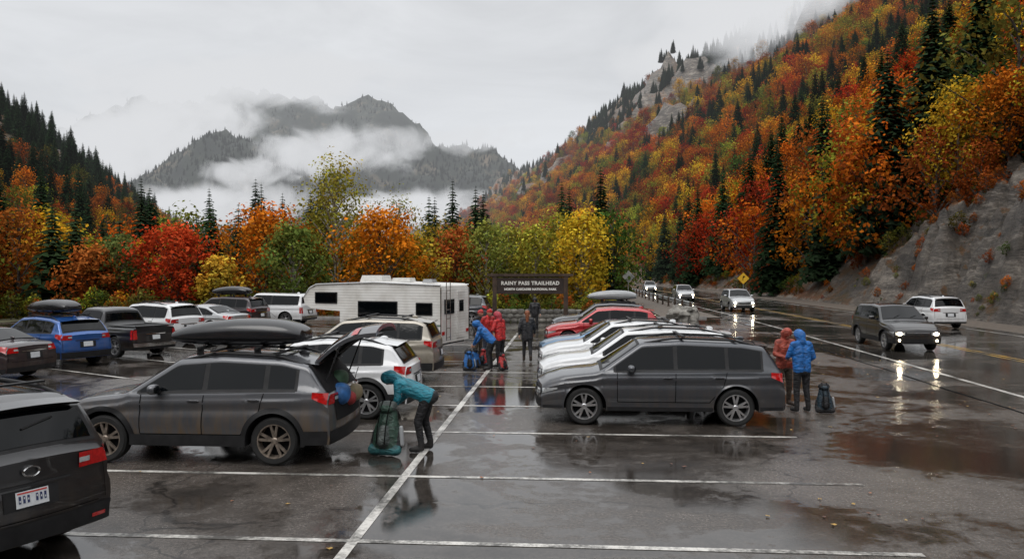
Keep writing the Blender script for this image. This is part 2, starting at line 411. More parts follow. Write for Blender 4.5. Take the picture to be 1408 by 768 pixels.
    if hatch:
        def PH(u,v):
            x=lerp(.03,.44,v); w=yr(x)-RH*.5; y=(2*u-1)*w; return dfm(x,y,ztop(x,y)+.02)
        mb.grid(PH,10,8,M['dark']); pc(False,-.62,.62,.64,1.02,M['dark'],.012,8,3)  # dark sheets over the uncut tail paint in the cargo opening's shade
        hx,hz=.44,top(.5)+.005
        Lg=1.12
        def PT(off):
            def f(u,v):
                x=hx-Lg*v*math.cos(math.radians(26)); z=hz+Lg*v*math.sin(math.radians(27))+.14*math.sin(math.pi*v)
                y=(2*u-1)*lerp(.56,.66,min(1,v*1.6)) 
                return (x-L/2,y,z+off-.10*abs(2*u-1)**3)
            return f
        mb.grid(PT(.03),12,12,P); mb.grid(PT(-.03),12,12,M['plastic'])
        f0=PT(.04); mb.grid(lambda u,v:f0(.08+.84*u,.08+.45*v),10,6,M['glass'])
        f1=PT(-.04); mb.grid(lambda u,v:f1(.10+.80*u,.08+.45*v),10,6,M['glass'])
        for s in(0,1):
            a=PT(.03);b=PT(-.03); mb.grid(lambda u,v:(a if u<.5 else b)(s,v),1,12,P)
        mb.grid(lambda u,v:(PT(.03) if v<.5 else PT(-.03))(u,1),12,1,P)
        f2=PT(.045); mb.grid(lambda u,v:f2(.0+.22*u,.62+.1*v),4,3,M['red']); mb.grid(lambda u,v:f2(.78+.22*u,.62+.1*v),4,3,M['red'])
        for s in(1,-1):
            mb.tube([(.22-L/2,s*.60,1.18),(hx-Lg*.45*.9-L/2,s*.60,hz+.27)],.013,M['plastic'],6)
        mb.ell((.10-L/2,.30,.99),(.17,.20,.17),mat_blue,12,8,.8); mb.ell((.03-L/2,-.25,.93),(.14,.2,.14),mat_tan,12,8,.8)
        mb.ell((.2-L/2,.0,1.18),(.14,.25,.14),mat_greenbag,12,8,.8); mb.ell((.04-L/2,.03,.88),(.13,.12,.11),mat_redbag,12,8,.8)
    ob=mb.build(name,sharp=34)
    ob.scale=(scale,)*3; ob.rotation_euler=(0,0,heading)
    if alignrear:
        d=L/2*scale; loc=(loc[0]+math.cos(heading)*d,loc[1]+math.sin(heading)*d)
    ob.location=(loc[0],loc[1],.012)
    return ob
mat_blue=mat('bag_blue',(.02,.10,.28),.6,var=.4,bump=.3); mat_tan=mat('bag_tan',(.25,.2,.12),.7,var=.3,bump=.3); mat_redbag=mat('bag_red',(.3,.03,.03),.7,var=.3,bump=.3); mat_greenbag=mat('bag_green',(.04,.09,.05),.7,var=.3,bump=.3)
mat_plate_txt=mat('plate_text',(.02,.03,.10),.5,var=.1); mat_plate_red=mat('plate_state',(.5,.05,.04),.5,var=.1)
PM={'gun':paintmat('paint_gunmetal',(.088,.091,.100),.95,.45),'grey':paintmat('paint_dark_grey',(.058,.062,.071),.22,.5),'black':paintmat('paint_black',(.009,.009,.011),.15,.2),
'white':paintmat('paint_white',(.70,.71,.72),.25,0),'silver':paintmat('paint_silver',(.42,.43,.44),.35,.6),'beige':paintmat('paint_beige',(.32,.29,.24),.5,.4),
'blue':paintmat('paint_blue',(.015,.09,.32),.3,.4),'lblue':paintmat('paint_steel_blue',(.10,.20,.32),.3,.5),'red':paintmat('paint_red',(.38,.010,.016),.25,.3),'maroon':paintmat('paint_maroon',(.035,.024,.028),.2,.4)}
H0=math.pi-A0
def lotcar(name,u,v,paint,kind,dh=0,**k): return car(name,L2W(u,v),H0+dh,PM[paint],kind,**k)
lotcar('station_wagon',4.22,15.55,'grey','wagon',rails=True,alignrear=True,detail=True)
lotcar('station_wagon',4.15,18.4,'white','wagon',rails=True,alignrear=True)
lotcar('suv',3.7,21.3,'white','cross',alignrear=True,rails=True)
lotcar('sedan',3.85,24.4,'lblue','sedan',alignrear=True)
lotcar('suv',3.65,29.6,'red','cross',alignrear=True)
lotcar('suv',3.8,34.6,'grey','cross',alignrear=True,rails=True,box=('g',2.3,1.7))
lotcar('hatchback_car',-3.45,12.10,'gun','cross',clad=True,rails=True,box=('k',2.25,1.75),hatch=True,style='dark',alignrear=True,scale=1.02)
lotcar('compact_suv',-3.05,15.75,'white','cross',clad=True,alignrear=True,scale=.98,rails=True)
lotcar('suv',-3.4,20.9,'beige','suv',clad=True,rails=True,alignrear=True)
lotcar('suv',-5.12,7.0,'black','suv',dh=-math.radians(24),clad=True,rails=True,alignrear=True,detail=True)
def farcar(name,x,y,paint,kind,dh=28,**k): return car(name,(x,y),math.pi-math.radians(dh),PM[paint],kind,alignrear=True,**k)
farcar('sedan',-13.0,20.8,'maroon','sedan',12)
farcar('suv',-13.1,23.6,'blue','cross',28,clad=True,box=('k',2.2,1.8),rails=True,scale=.97)
farcar('pickup_truck',-12.3,26.4,'black','pickup',28,scale=.94)
farcar('suv',-13.0,30.8,'white','suv',26,rails=True)
farcar('sedan',-12.6,35.5,'silver','sedan',18)
farcar('suv',-12.9,39.5,'maroon','suv',15,box=('k',2.2,1.8))
farcar('pickup_truck',-11.2,42.5,'white','truckcap',14)
farcar('suv',-1.2,43,'grey','suv',6)
# ---------------------------------------------------------------- road geometry
XLP=[(-40,8),(0,10.3),(17.7,12.0),(50,15.0),(77,16.7),(122,20),(200,23),(300,14),(450,-20),(700,-80)]
def XL(y): return spl(XLP,y,8)
def rheading(y,down): 
    a=math.atan2(1,(XL(y+1)-XL(y-1))/2); return a+math.pi if down else a
car('suv',(XL(30)+1.95,30.2),rheading(30,True),PM['black'],'suv',lit=True,clad=True)
car('suv',(XL(41)+8.4,41.5),rheading(41,False)+.08,PM['white'],'suv',rails=True)
car('suv',(XL(58)+1.9,59),rheading(58,True),PM['silver'],'suv',lit=True)
car('suv',(XL(80)+1.0,80),rheading(80,True),PM['silver'],'suv',lit=True)
car('sedan',(XL(108)+1.9,116),rheading(108,True),PM['silver'],'suv',lit=True)
# ---------------------------------------------------------------- RV
def rv():
    root=bpy.data.objects.new('camper_trailer',None); sc.collection.objects.link(root)
    wm,nt,b=newmat('white_siding'); tc=N(nt,'ShaderNodeTexCoord'); wv=N(nt,'ShaderNodeTexWave',bands_direction='Z'); setin(wv,Scale=3.3,Distortion=0.0)
    nt.links.new(tc.outputs['Object'],wv.inputs['Vector']); bp=N(nt,'ShaderNodeBump'); setin(bp,Strength=.35,Distance=.012); nt.links.new(wv.outputs['Fac'],bp.inputs['Height']); nt.links.new(bp.outputs[0],b.inputs['Normal'])
    ns=N(nt,'ShaderNodeTexNoise'); setin(ns,Scale=2.0,Detail=8.0); nt.links.new(tc.outputs['Object'],ns.inputs['Vector']); cr=N(nt,'ShaderNodeValToRGB'); e=cr.color_ramp.elements; e[0].position=.3; e[0].color=(.58,.56,.52,1); e[1].position=.6; e[1].color=(.74,.73,.70,1)
    nt.links.new(ns.outputs['Fac'],cr.inputs[0]); nt.links.new(cr.outputs[0],b.inputs['Base Color']); b.inputs['Roughness'].default_value=.35
    pts=[(0,.50),(0,2.35),(.04,2.47),(.14,2.53),(2.6,2.60),(5.0,2.52),(5.25,2.42),(5.55,2.0),(5.50,1.78),(5.2,1.62),(4.0,1.55),(4.0,.50)]
    mb=MB(); n=len(pts); Wd=1.15
    vs=[(x,s*(Wd-(.04 if z>2.45 else 0)),z) for s in(1,-1) for x,z in pts]
    mb.add(vs,[tuple(range(n)),tuple(range(2*n-1,n-1,-1))],wm)
    mb.add(vs,[(i,(i+1)%n,n+(i+1)%n,n+i) for i in range(n)],wm); o=mb.build('shell',sharp=25); o.parent=root
    mb=MB()
    def win(x0,x1,z0,z1,s=1):
        y=s*(Wd+.012)
        mb.box(((x0+x1)/2,y,(z0+z1)/2),(x1-x0+.08,.03,z1-z0+.08),M['plastic']); mb.box(((x0+x1)/2,y+s*.012,(z0+z1)/2),(x1-x0,.03,z1-z0),M['glass'])
    for s in(1,-1): win(4.15,5.0,1.86,2.18,s); win(1.7,3.2,1.35,1.88,s); win(.35,.9,1.5,1.85,s)
    for s in(1,-1):
        mb.box((2.0,s*(Wd+.004),1.12),(4.0,.012,.05),mat('rv_stripe',(.12,.20,.16),.5,var=.2)); mb.box((2,s*(Wd+.003),.56),(3.96,.014,.10),M['chrome'])
        mb.tube([(0,s*Wd,2.49),(2.6,s*Wd,2.585),(5.0,s*Wd,2.5),(5.3,s*Wd,2.36),(5.56,s*Wd,2.0)],.022,M['chrome'],6); mb.tube([(-.004,s*Wd,.5),(-.004,s*Wd,2.4)],.02,M['chrome'],6)
    mb.box((-.012,-.45,1.45),(.03,.62,1.65),wm); mb.box((-.03,-.45,1.75),(.02,.35,.4),M['glass']); mb.box((-.016,.5,1.75),(.03,.75,.5),M['glass'])
    for k in range(6): mb.tube([(-.10,.92,.7+k*.32),(-.10,.62,.7+k*.32)],.014,M['chrome'],6)
    for y in(.92,.62): mb.tube([(-.10,y,.6),(-.10,y,2.6)],.016,M['chrome'],6)
    for s in(1,-1): mb.box((-.015,s*.98,.85),(.03,.16,.12),M['red'])
    mb.box((3.2,0,2.70),(.95,.70,.24),mat('ac_unit',(.6,.6,.58),.5,var=.1),taper=.86); mb.box((2.05,.0,2.66),(.75,.45,.14),mat('roof_vent',(.62,.62,.6),.5,var=.1),taper=.9); mb.box((.9,.2,2.63),(.4,.4,.12),M['boxgry'],taper=.8)
    o=mb.build('fittings',sharp=30); o.parent=root
    mb=MB()
    for s in(1,-1):
        for x in(1.3,2.1): wheel(mb,x,s*.98,.34,s,'lt')
        mb.box((1.7,s*.9,.62),(1.75,.3,.26),M['dark'])
    mb.box((2,0,.5),(3.8,1.9,.14),M['dark']); mb.tube([(3.9,0,.6),(3.9,0,.02)],.05,M['dark'],8)
    o=mb.build('chassis',sharp=30); o.parent=root
    root.location=(-2.0,26.9,.012); root.rotation_euler=(0,0,math.radians(180-21))
rv()
# ---------------------------------------------------------------- sign, walls, rails
wood=mat('dark_wood',(.05,.030,.020),.7,var=.5,vscale=3,bump=.4,bscale=14); woodb=mat('sign_board',(.030,.018,.014),.6,var=.3,vscale=5,bump=.2,bscale=20)
signw=mat('sign_letter_white',(.75,.73,.68),.6,var=.1)
sr=bpy.data.objects.new('trailhead_sign',None); sc.collection.objects.link(sr)
mb=MB()
for x in(-2.05,2.05):
    mb.box((x,0,1.35),(.24,.24,2.75),wood)
    mb.box((x,0,.15),(.45,.45,.3),wood,taper=.85)
mb.box((0,0,2.80),(4.95,.30,.15),wood); mb.box((0,-.02,2.70),(4.6,.12,.05),wood)
o=mb.build('posts',sharp=30); o.parent=sr
mb=MB(); mb.box((0,-.03,2.18),(3.84,.09,.92),woodb)
o=mb.build('board',sharp=30); o.parent=sr
def text(s_,size,x,y,z,par,m,name,rx=90):
    cu=bpy.data.curves.new(name,'FONT'); cu.body=s_; cu.size=size; cu.align_x='CENTER'; cu.extrude=.006; cu.offset=.010; cu.materials.append(m); cu.space_character=1.10
    o=bpy.data.objects.new(name,cu); sc.collection.objects.link(o); o.parent=par; o.location=(x,y,z); o.rotation_euler=(math.radians(rx),0,0); return o
text('RAINY PASS TRAILHEAD',.285,0,-.085,2.24,sr,signw,'letters'); text('NORTH CASCADES NATIONAL PARK',.165,0,-.085,1.93,sr,signw,'letters_small')
sr.location=(1.05,44,0)
stone=mat('wall_stone',(.20,.19,.17),.8,var=.6,vscale=2.5,bump=.8,bscale=8)
def stonewall(x0,y0,x1,y1,h,seed):
    rn=random.Random(seed); mb=MB(); Ln=math.hypot(x1-x0,y1-y0); n=int(Ln/.42)
    for lay in range(int(h/.26)):
        for k in range(n):
            t=(k+.5*(lay%2)+rn.uniform(-.1,.1))/n; x=lerp(x0,x1,t);y=lerp(y0,y1,t)
            mb.ell((x,y,.13+lay*.25),(.25*rn.uniform(.85,1.15),.22,.15*rn.uniform(.9,1.15)),stone,9,6,.62)
    mb.build('stone_wall',sharp=50)
stonewall(-1.6,45.2,4.4,45.0,.85,1); stonewall(-6,46.2,-2.6,45.8,.6,2)
metal=mat('galvanised_steel',(.34,.35,.35),.45,.6,var=.3,vscale=3)
mb=MB()
def rail(v0,v1,n,off):
    def P(u,v):
        y=lerp(v0,v1,v); z=.45+.32*u; w=.045*math.cos(u*math.pi*4); return (XL(y)+off+w,y,z)
    mb.grid(P,8,n,metal)
rail(56,190,90,-2.1)
for k in range(36):
    y=56+k*3.8; mb.box((XL(y)-2.28,y,.35),(.14,.16,.9),wood)
mb.build('guardrail',sharp=60,merge=0)
def post_sign(name,X,Z,zc,sz,m,backm,hd=0):
    mb=MB(); mb.tube([(0,0,-.2),(0,0,zc+sz*.6)],.035,metal,8)
    vs=[];r=sz*.707
    for y in(-.03,-.045):
        for a in range(4): vs.append((r*math.cos(a*math.pi/2),y,zc+r*math.sin(a*math.pi/2)))
    mb.add(vs,[(0,1,2,3)],backm); mb.add(vs,[(7,6,5,4)],m); mb.add(vs,[(i,(i+1)%4,4+(i+1)%4,4+i) for i in range(4)],backm)
    if m is yel:
        q=[(-.08,-.05,zc-.2),(-.02,-.05,zc-.2),(.0,-.05,zc+.0),(.12,-.05,zc+.14),(.18,-.05,zc+.1),(.1,-.05,zc+.28),(-.08,-.05,zc+.2),(-.02,-.05,zc+.18),(-.07,-.05,zc+.05)]
        mb.add(q,[(0,1,2,8),(8,2,3,7),(3,4,5,6)],M['seam'])
    return mb.build(name,sharp=0,loc=(X,Z,0),rz=hd)
yel=mat('sign_yellow',(.65,.38,.02),.5,var=.15)
post_sign('warning_sign',(1022-704)/1050*80,80,2.35,.86,yel,metal,-.15)
post_sign('road_sign',(864-704)/1050*66,66,2.6,.78,metal,metal,.1)
bd=MB()
def PBld(u,v):
    t=2*math.pi*u; f=math.pi*(v-.5); d=Vector((math.cos(f)*math.cos(t),math.cos(f)*math.sin(t),math.sin(f))); k=1+.45*noise.fractal(d*1.7+Vector((3,1,2)),1,2,5); return (d.x*.85*k,d.y*.7*k,d.z*.75*k+.25)
bd.grid(PBld,36,22,stone); bd.build('boulder',sharp=30,loc=((938-704)/1050*47,47,0))
kb=MB(); concrete=mat('concrete_kerb',(.26,.25,.24),.6,var=.35,vscale=3,bump=.3,bscale=20)
kb.box((-9,49.1,.055),(43,.2,.13),concrete); kb.build('kerb',sharp=30)
# ---------------------------------------------------------------- people
skin=mat('skin',(.46,.26,.18),.55,var=.12); eye=mat('eye',(.02,.015,.012),.2,var=.1); lipm=mat('lips',(.30,.09,.08),.5,var=.1)
def cloth(name,c,r=.5):
    m,nt,b=newmat(name); L=nt.links; tc=N(nt,'ShaderNodeTexCoord')
    n=N(nt,'ShaderNodeTexNoise'); setin(n,Scale=6.0,Detail=5.0,Distortion=1.5); mp=N(nt,'ShaderNodeMapping'); mp.inputs['Scale'].default_value=(1,1,2.0); L.new(tc.outputs['Object'],mp.inputs[0]); L.new(mp.outputs[0],n.inputs['Vector'])
    cr=N(nt,'ShaderNodeMapRange'); cr.inputs[1].default_value=.35; cr.inputs[2].default_value=.65; L.new(n.outputs['Fac'],cr.inputs[0])
    mx=N(nt,'ShaderNodeMix',data_type='RGBA'); L.new(cr.outputs[0],mx.inputs[0]); mx.inputs[6].default_value=(*[q*.5 for q in c],1); mx.inputs[7].default_value=(*[q*1.2 for q in c],1); L.new(mx.outputs[2],b.inputs['Base Color'])
    bp=N(nt,'ShaderNodeBump'); setin(bp,Strength=1.0,Distance=.045); L.new(n.outputs['Fac'],bp.inputs['Height']); L.new(bp.outputs[0],b.inputs['Normal']); b.inputs['Roughness'].default_value=r
    return m
pantk=cloth('trousers_black',(.014,.014,.016),.75); bootm=mat('boots',(.035,.022,.015),.7,var=.4,bump=.3,bscale=40); bootk=mat('boots_dark',(.015,.014,.014),.7,var=.3)
def capsule(mb,p,q,r1,r2,m,n=12):
    p=Vector(p);q=Vector(q);d=q-p; l=d.length
    d=d/l if l>1e-5 else Vector((0,0,1))
    pts=[];rs=[]
    for k in range(5):
        a=math.pi/2*k/5; pts.append(p-d*r1*math.cos(a)); rs.append(max(1e-3,r1*math.sin(a)))
    pts.append(p); rs.append(r1); pts.append(q); rs.append(r2)
    for k in range(4,-1,-1):
        a=math.pi/2*k/5; pts.append(q+d*r2*math.cos(a)); rs.append(max(1e-3,r2*math.sin(a)))
    a=d.orthogonal().normalized(); b=d.cross(a); vs=[];fs=[]
    for i,c in enumerate(pts):
        for k in range(n):
            t=2*math.pi*k/n; vs.append(c+(a*math.cos(t)+b*math.sin(t))*rs[i])
    for i in range(len(pts)-1):
        for k in range(n): fs.append((i*n+k,i*n+(k+1)%n,(i+1)*n+(k+1)%n,(i+1)*n+k))
    fs.append(tuple(range(n))[::-1]); fs.append(tuple((len(pts)-1)*n+k for k in range(n)))
    mb.add(vs,fs,m)
def sdfmesh(name,prims,voxel,mats,extra=None,sm=5):
    mb=MB()
    for p in prims: capsule(mb,*p[:4],mats[p[4]])
    tmp=mb.build(name+'_t',sharp=180,merge=0)
    md=tmp.modifiers.new('r','REMESH'); md.mode='VOXEL'; md.voxel_size=voxel; md.use_smooth_shade=True
    m2=tmp.modifiers.new('s','SMOOTH'); m2.iterations=sm; m2.factor=.5
    dg=bpy.context.evaluated_depsgraph_get(); me=bpy.data.meshes.new_from_object(tmp.evaluated_get(dg)); me.name=name
    bpy.data.objects.remove(tmp)
    n=len(me.polygons); c=np.zeros(n*3); me.polygons.foreach_get('center',c); c=c.reshape(-1,3)
    best=np.full(n,1e9); lab=np.zeros(n,int); keys=list(mats)
    for p in prims:
        a=np.array(p[0]);b=np.array(p[1]);d=b-a; dd=max(1e-9,d@d); t=np.clip((c-a)@d/dd,0,1); dist=np.linalg.norm(c-a-t[:,None]*d,axis=1)-(p[2]+(p[3]-p[2])*t)
        k=keys.index(p[4]); u=dist<best; best[u]=dist[u]; lab[u]=k
    me.materials.clear()
    for k in keys: me.materials.append(mats[k])
    me.polygons.foreach_set('material_index',lab.astype(np.int32)); me.polygons.foreach_set('use_smooth',[True]*n)
    ob=bpy.data.objects.new(name,me); sc.collection.objects.link(ob)
    if extra:
        e=MB(); extra(e); o2=e.build(name+'_parts',sharp=60,merge=0)
        bm=bmesh.new(); bm.from_mesh(me); off=len(me.materials)
        me2=o2.data
        for m in me2.materials: me.materials.append(m)
        for f in me2.polygons: f.material_index+=off
        bm.from_mesh(me2); bm.to_mesh(me); bm.free(); bpy.data.objects.remove(o2)
    return ob
def person(loc,heading,cols,pelvis=(0,0,.93),lean=0,headpitch=0,hood=True,arms=None,legs=None,scale=1.0,hair=None,pack=None,cap=None,longcoat=0,name='hiker'):
    J,Pn,Bt=cols[0],cols[1],cols[2]; Hd=cols[3] if len(cols)>3 else J
    mats={'j':J,'p':Pn,'b':Bt,'s':skin,'h':Hd,'r':hair or pantk,'k':pack or pantk}
    pv=Vector(pelvis); up=Vector((math.sin(lean),0,math.cos(lean))); fw=Vector((math.cos(lean),0,-math.sin(lean)))
    Y=Vector((0,1,0)); P=[]
    chest=pv+up*.36; neck=pv+up*.54
    for s in(1,-1):
        P.append((pv+Y*.07*s-up*(.04+longcoat),chest+Y*.075*s+fw*.01,.125+longcoat*.1,.128,'j'))
        P.append((pv+Y*.06*s-up*.08,pv+Y*.06*s,.115,.12,'p'))
    sh={s:pv+up*.475+Y*.18*s for s in(1,-1)}
    P.append((sh[1]*.92+sh[-1]*.08,sh[-1]*.92+sh[1]*.08,.082,.082,'j'))
    P.append((neck-up*.05,neck+up*.03,.075,.068,'j'))
    hu=Vector((math.sin(headpitch),0,math.cos(headpitch))); hf=Vector((math.cos(headpitch),0,-math.sin(headpitch)))
    hc=neck+hu*.15+hf*.02
    P.append((neck,hc-hu*.05,.052,.055,'s'))
    P.append((hc-hf*.015,hc+hf*.02-hu*.01,.088,.082,'s'))
    P.append((hc+hf*.05-hu*.075,hc+hf*.035-hu*.03,.038,.055,'s'))
    P.append((hc+hf*.098-hu*.012,hc+hf*.108-hu*.032,.010,.014,'s'))
    if hood:
        P.append((hc-hf*.03-hu*.02,hc+hf*.012+hu*.025,.115,.108,'h')); P.append((neck-fw*.03,hc-hf*.03-hu*.05,.085,.10,'h'))
        P.append((hc+hf*.07+hu*.075-Y*.04,hc+hf*.07+hu*.075+Y*.04,.022,.022,'h'))
    else:
        P.append((hc-hf*.03+hu*.012,hc-hf*.0+hu*.035,.092,.086,'h' if cap else 'r'))
        if cap: P.append((hc+hu*.04,hc+hu*.08,.094,.06,'h'))
        P.append((hc-hf*.06,hc-hf*.07-hu*.09,.06,.05,'r'))
        if hair: P.append((hc-hf*.07-hu*.05,hc-hf*.09-hu*.24,.065,.045,'r'))
        for s in(1,-1): P.append((hc+Y*.088*s-hu*.01,hc+Y*.092*s-hu*.03,.014,.012,'s'))
    legs=legs or {1:((.02,.11,.49),(-.03,.13,.09),(.13,.15,.04)),-1:((.02,-.11,.49),(-.03,-.13,.09),(.13,-.15,.04))}
    for s in(1,-1):
        k,a,t=[Vector(q) for q in legs[s]]; hp=pv+Y*.09*s-up*.03
        P.append((hp,k,.098,.070,'p')); P.append((k,a+Vector((0,0,.05)),.070,.052,'p')); P.append((a+Vector((0,0,.06)),a-Vector((0,0,.02)),.055,.05,'b')); P.append((a-Vector((0,0,.03)),t,.052,.042,'b'))
    hands=[]
    arms=arms or {1:((-.03,.26,1.16),(.10,.27,.93)),-1:((-.03,-.26,1.16),(.10,-.27,.93))}
    for s in(1,-1):
        e,h=[Vector(q) for q in arms[s]]; P.append((sh[s],e,.072,.056,'j')); P.append((e,h,.056,.042,'j')); hands.append((e,h,s))
    if pack:
        b0=chest-fw*.20; P.append((b0-up*.18+Y*.05,b0+up*.16+Y*.05,.12,.11,'k')); P.append((b0-up*.18-Y*.05,b0+up*.16-Y*.05,.12,.11,'k')); P.append((b0+up*.27-Y*.05,b0+up*.27+Y*.05,.07,.07,'k'))
        for s in(1,-1): P.append((sh[s]-Y*.05*s+fw*.05,chest+Y*.11*s+fw*.115-up*.05,.03,.025,'k'))
    def extra(mb):
        for s in(1,-1):
            q=hc+hf*.083+hu*.012+Y*.032*s; mb.ell(q,(.012,.012,.009),eye,8,6)
        mb.ell(hc+hf*.092-hu*.058,(.012,.022,.007),lipm,8,6)
        for e,h,s in hands:
            d=(h-e).normalized(); side=d.cross(Y*s)
            if side.length<.1: side=Vector((1,0,0))
            side.normalize(); wd=side; nm=d.cross(wd).normalized()
            inn=Vector((0,-s,0)); nm=nm if nm.dot(inn)>0 else -nm
            c0=h+d*.02
            for o_ in(-.028,-.010,.008,.026): capsule(mb,c0+wd*o_*.6,c0+d*.075+wd*o_,.020,.015,skin,8)
            for i,(o_,l) in enumerate(((-.030,.066),(-.011,.078),(.009,.074),(.027,.058))):
                k0=c0+d*.078+wd*o_; k1=k0+d*l*.5+nm*.012; k2=k1+d*l*.28+nm*.030
                capsule(mb,k0,k1,.0105,.009,skin,7); capsule(mb,k1,k2,.009,.0075,skin,7)
            t0=c0+d*.02-wd*.03; t1=t0+d*.035-wd*.025+nm*.012; capsule(mb,t0,t1,.014,.011,skin,7); capsule(mb,t1,t1+d*.03+nm*.006,.011,.008,skin,7)
    P=[tuple([tuple(q[0]),tuple(q[1])]+list(q[2:])) for q in P]
    ob=sdfmesh(name,P,.0135,mats,extra,4)
    ob.location=(loc[0],loc[1],.012); ob.rotation_euler=(0,0,heading); ob.scale=(scale,)*3
    return ob
def backpack(loc,heading,c1,c2,h=.78,lean=.12,name='hiking_backpack',roll=None):
    k=h/.78; mats={'a':c1,'b':c2,'c':pantk,'d':roll or c2}
    P=[]
    for y in(-.055,.055):
        P.append(((.0,y,.14),(-.02,y*.9,.34),.135,.140,'a')); P.append(((-.02,y*.9,.34),(-.03,y*.6,.56),.128,.095,'a'))
    P.append(((.11,0,.20),(.10,0,.34),.100,.080,'b')); P.append(((.09,0,.45),(.07,0,.50),.060,.05,'a'))
    P.append(((-.0,-.06,.66),(-.0,.06,.67),.085,.078,'b')); P.append(((.06,-.04,.63),(.06,.04,.63),.055,.055,'a'))
    for s in(1,-1): P.append(((.0,.18*s,.13),(-.01,.165*s,.30),.062,.050,'c')); P.append(((-.12,.06*s,.55),(-.18,.09*s,.36),.025,.025,'c')); P.append(((-.18,.09*s,.36),(-.11,.1*s,.14),.025,.018,'c'))
    P.append(((.05,-.17,.075),(.05,.17,.075),.075,.075,'d'))
    def ex(mb):
        for y in(-.06,.06): mb.tube([(.215,y,.16),(.195,y,.38),(.13,y,.58),(.04,y,.755),(-.06,y,.74)],.009,M['seam'],6)
        mb.tube([(-.05,-.03,.72),(-.09,0,.80),(-.05,.03,.72)],.009,pantk,6)
        capsule(mb,(.0,.23,.16),(0,.21,.38),.036,.030,M['boxgry'],10)
    ob=sdfmesh(name,P,.014,mats,ex,3); ob.location=(loc[0],loc[1],.012); ob.rotation_euler=(0,-lean,heading); ob.scale=(k,)*3; return ob
teal=cloth('jacket_teal',(.012,.20,.27)); bluej=cloth('jacket_blue',(.010,.13,.42)); redj=cloth('jacket_red',(.52,.02,.02)); rustj=cloth('jacket_rust',(.34,.055,.03)); blkj=cloth('jacket_black',(.016,.016,.019)); navy=cloth('trousers_navy',(.02,.025,.045),.8); brown=cloth('trousers_brown',(.07,.05,.035),.8)
hairb=mat('hair_auburn',(.20,.06,.02),.6,var=.4,vscale=20,bump=.5,bscale=60); hairk=mat('hair_brown',(.04,.022,.014),.6,var=.4,vscale=20,bump=.4,bscale=60)
greenp=cloth('pack_green',(.025,.060,.042)); greyp=cloth('pack_grey',(.07,.085,.08)); navyp=cloth('pack_navy',(.012,.03,.045)); bluep=cloth('pack_blue',(.01,.13,.42)); redp=cloth('pack_red',(.45,.03,.03)); rollt=cloth('mat_teal',(.02,.11,.12))
PI=math.pi
person((-1.50,12.5),PI-.10,(teal,pantk,bootk),pelvis=(-.10,0,.91),lean=math.radians(66),headpitch=math.radians(60),
  arms={1:((.33,.22,.88),(.44,.12,.74)),-1:((.30,-.22,.86),(.46,-.10,.72))},
  legs={1:((.02,.11,.50),(-.04,.12,.09),(.12,.13,.04)),-1:((-.05,-.10,.50),(-.14,-.11,.09),(.02,-.12,.04))},scale=1.0)
backpack((-2.02,12.2),PI*1.42,greenp,greyp,.90,roll=rollt)
person((6.08,16.0),PI*.56,(bluej,pantk,bootk),lean=.06,headpitch=.35,arms={1:((.10,.25,1.16),(.34,.14,1.10)),-1:((.02,-.28,1.14),(.24,-.20,.98))},scale=1.0)
person((5.98,16.75),-PI*.42,(rustj,brown,bootm),lean=.05,headpitch=.25,arms={1:((.06,.26,1.16),(.32,.16,1.14)),-1:((.04,-.26,1.15),(.32,-.12,1.08))},scale=.99)
backpack((6.50,15.85),-PI*.55,navyp,pantk,.64,lean=.12)
person((-.68,23.0),PI*.93,(bluej,pantk,bootk),pelvis=(-.06,0,.90),lean=math.radians(42),headpitch=math.radians(45),arms={1:((.34,.22,1.0),(.46,.14,.78)),-1:((.32,-.22,.98),(.5,-.12,.76))},scale=.98)
person((-.36,23.6),PI*.80,(redj,pantk,bootk,cloth('hat_redpink',(.42,.03,.05))),lean=.10,headpitch=.3,hood=True,arms={1:((.08,.27,1.16),(.30,.16,1.02)),-1:((.05,-.27,1.16),(.28,-.18,1.0))})
person((-.82,25.4),-PI*.3,(redj,navy,bootk),lean=.12,headpitch=.35,hood=False,cap=True,hair=hairk)
person((-1.15,25.9),-PI*.2,(blkj,brown,bootm,redp),lean=.1,headpitch=.3,hood=False,cap=True,hair=hairk,scale=.97)
backpack((-1.28,22.7),-PI*.4,bluep,pantk,.66); backpack((-1.08,23.5),.4,bluep,pantk,.62); backpack((-.26,22.8),-.8,redp,pantk,.55); backpack((-.90,23.9),-PI*.6,redp,navyp,.6)
person((.50,25.1),PI*.5,(blkj,pantk,bootm),hood=False,hair=hairb,longcoat=.10,legs={1:((.10,.10,.50),(.10,.11,.09),(.26,.12,.04)),-1:((-.04,-.10,.49),(-.24,-.11,.12),(-.10,-.12,.05))},arms={1:((-.06,.26,1.15),(-.02,.27,.92)),-1:((.04,-.26,1.15),(.16,-.25,.95))},scale=.97)
person((1.12,37.5),-PI*.5,(blkj,pantk,bootk),hood=True,scale=.98)
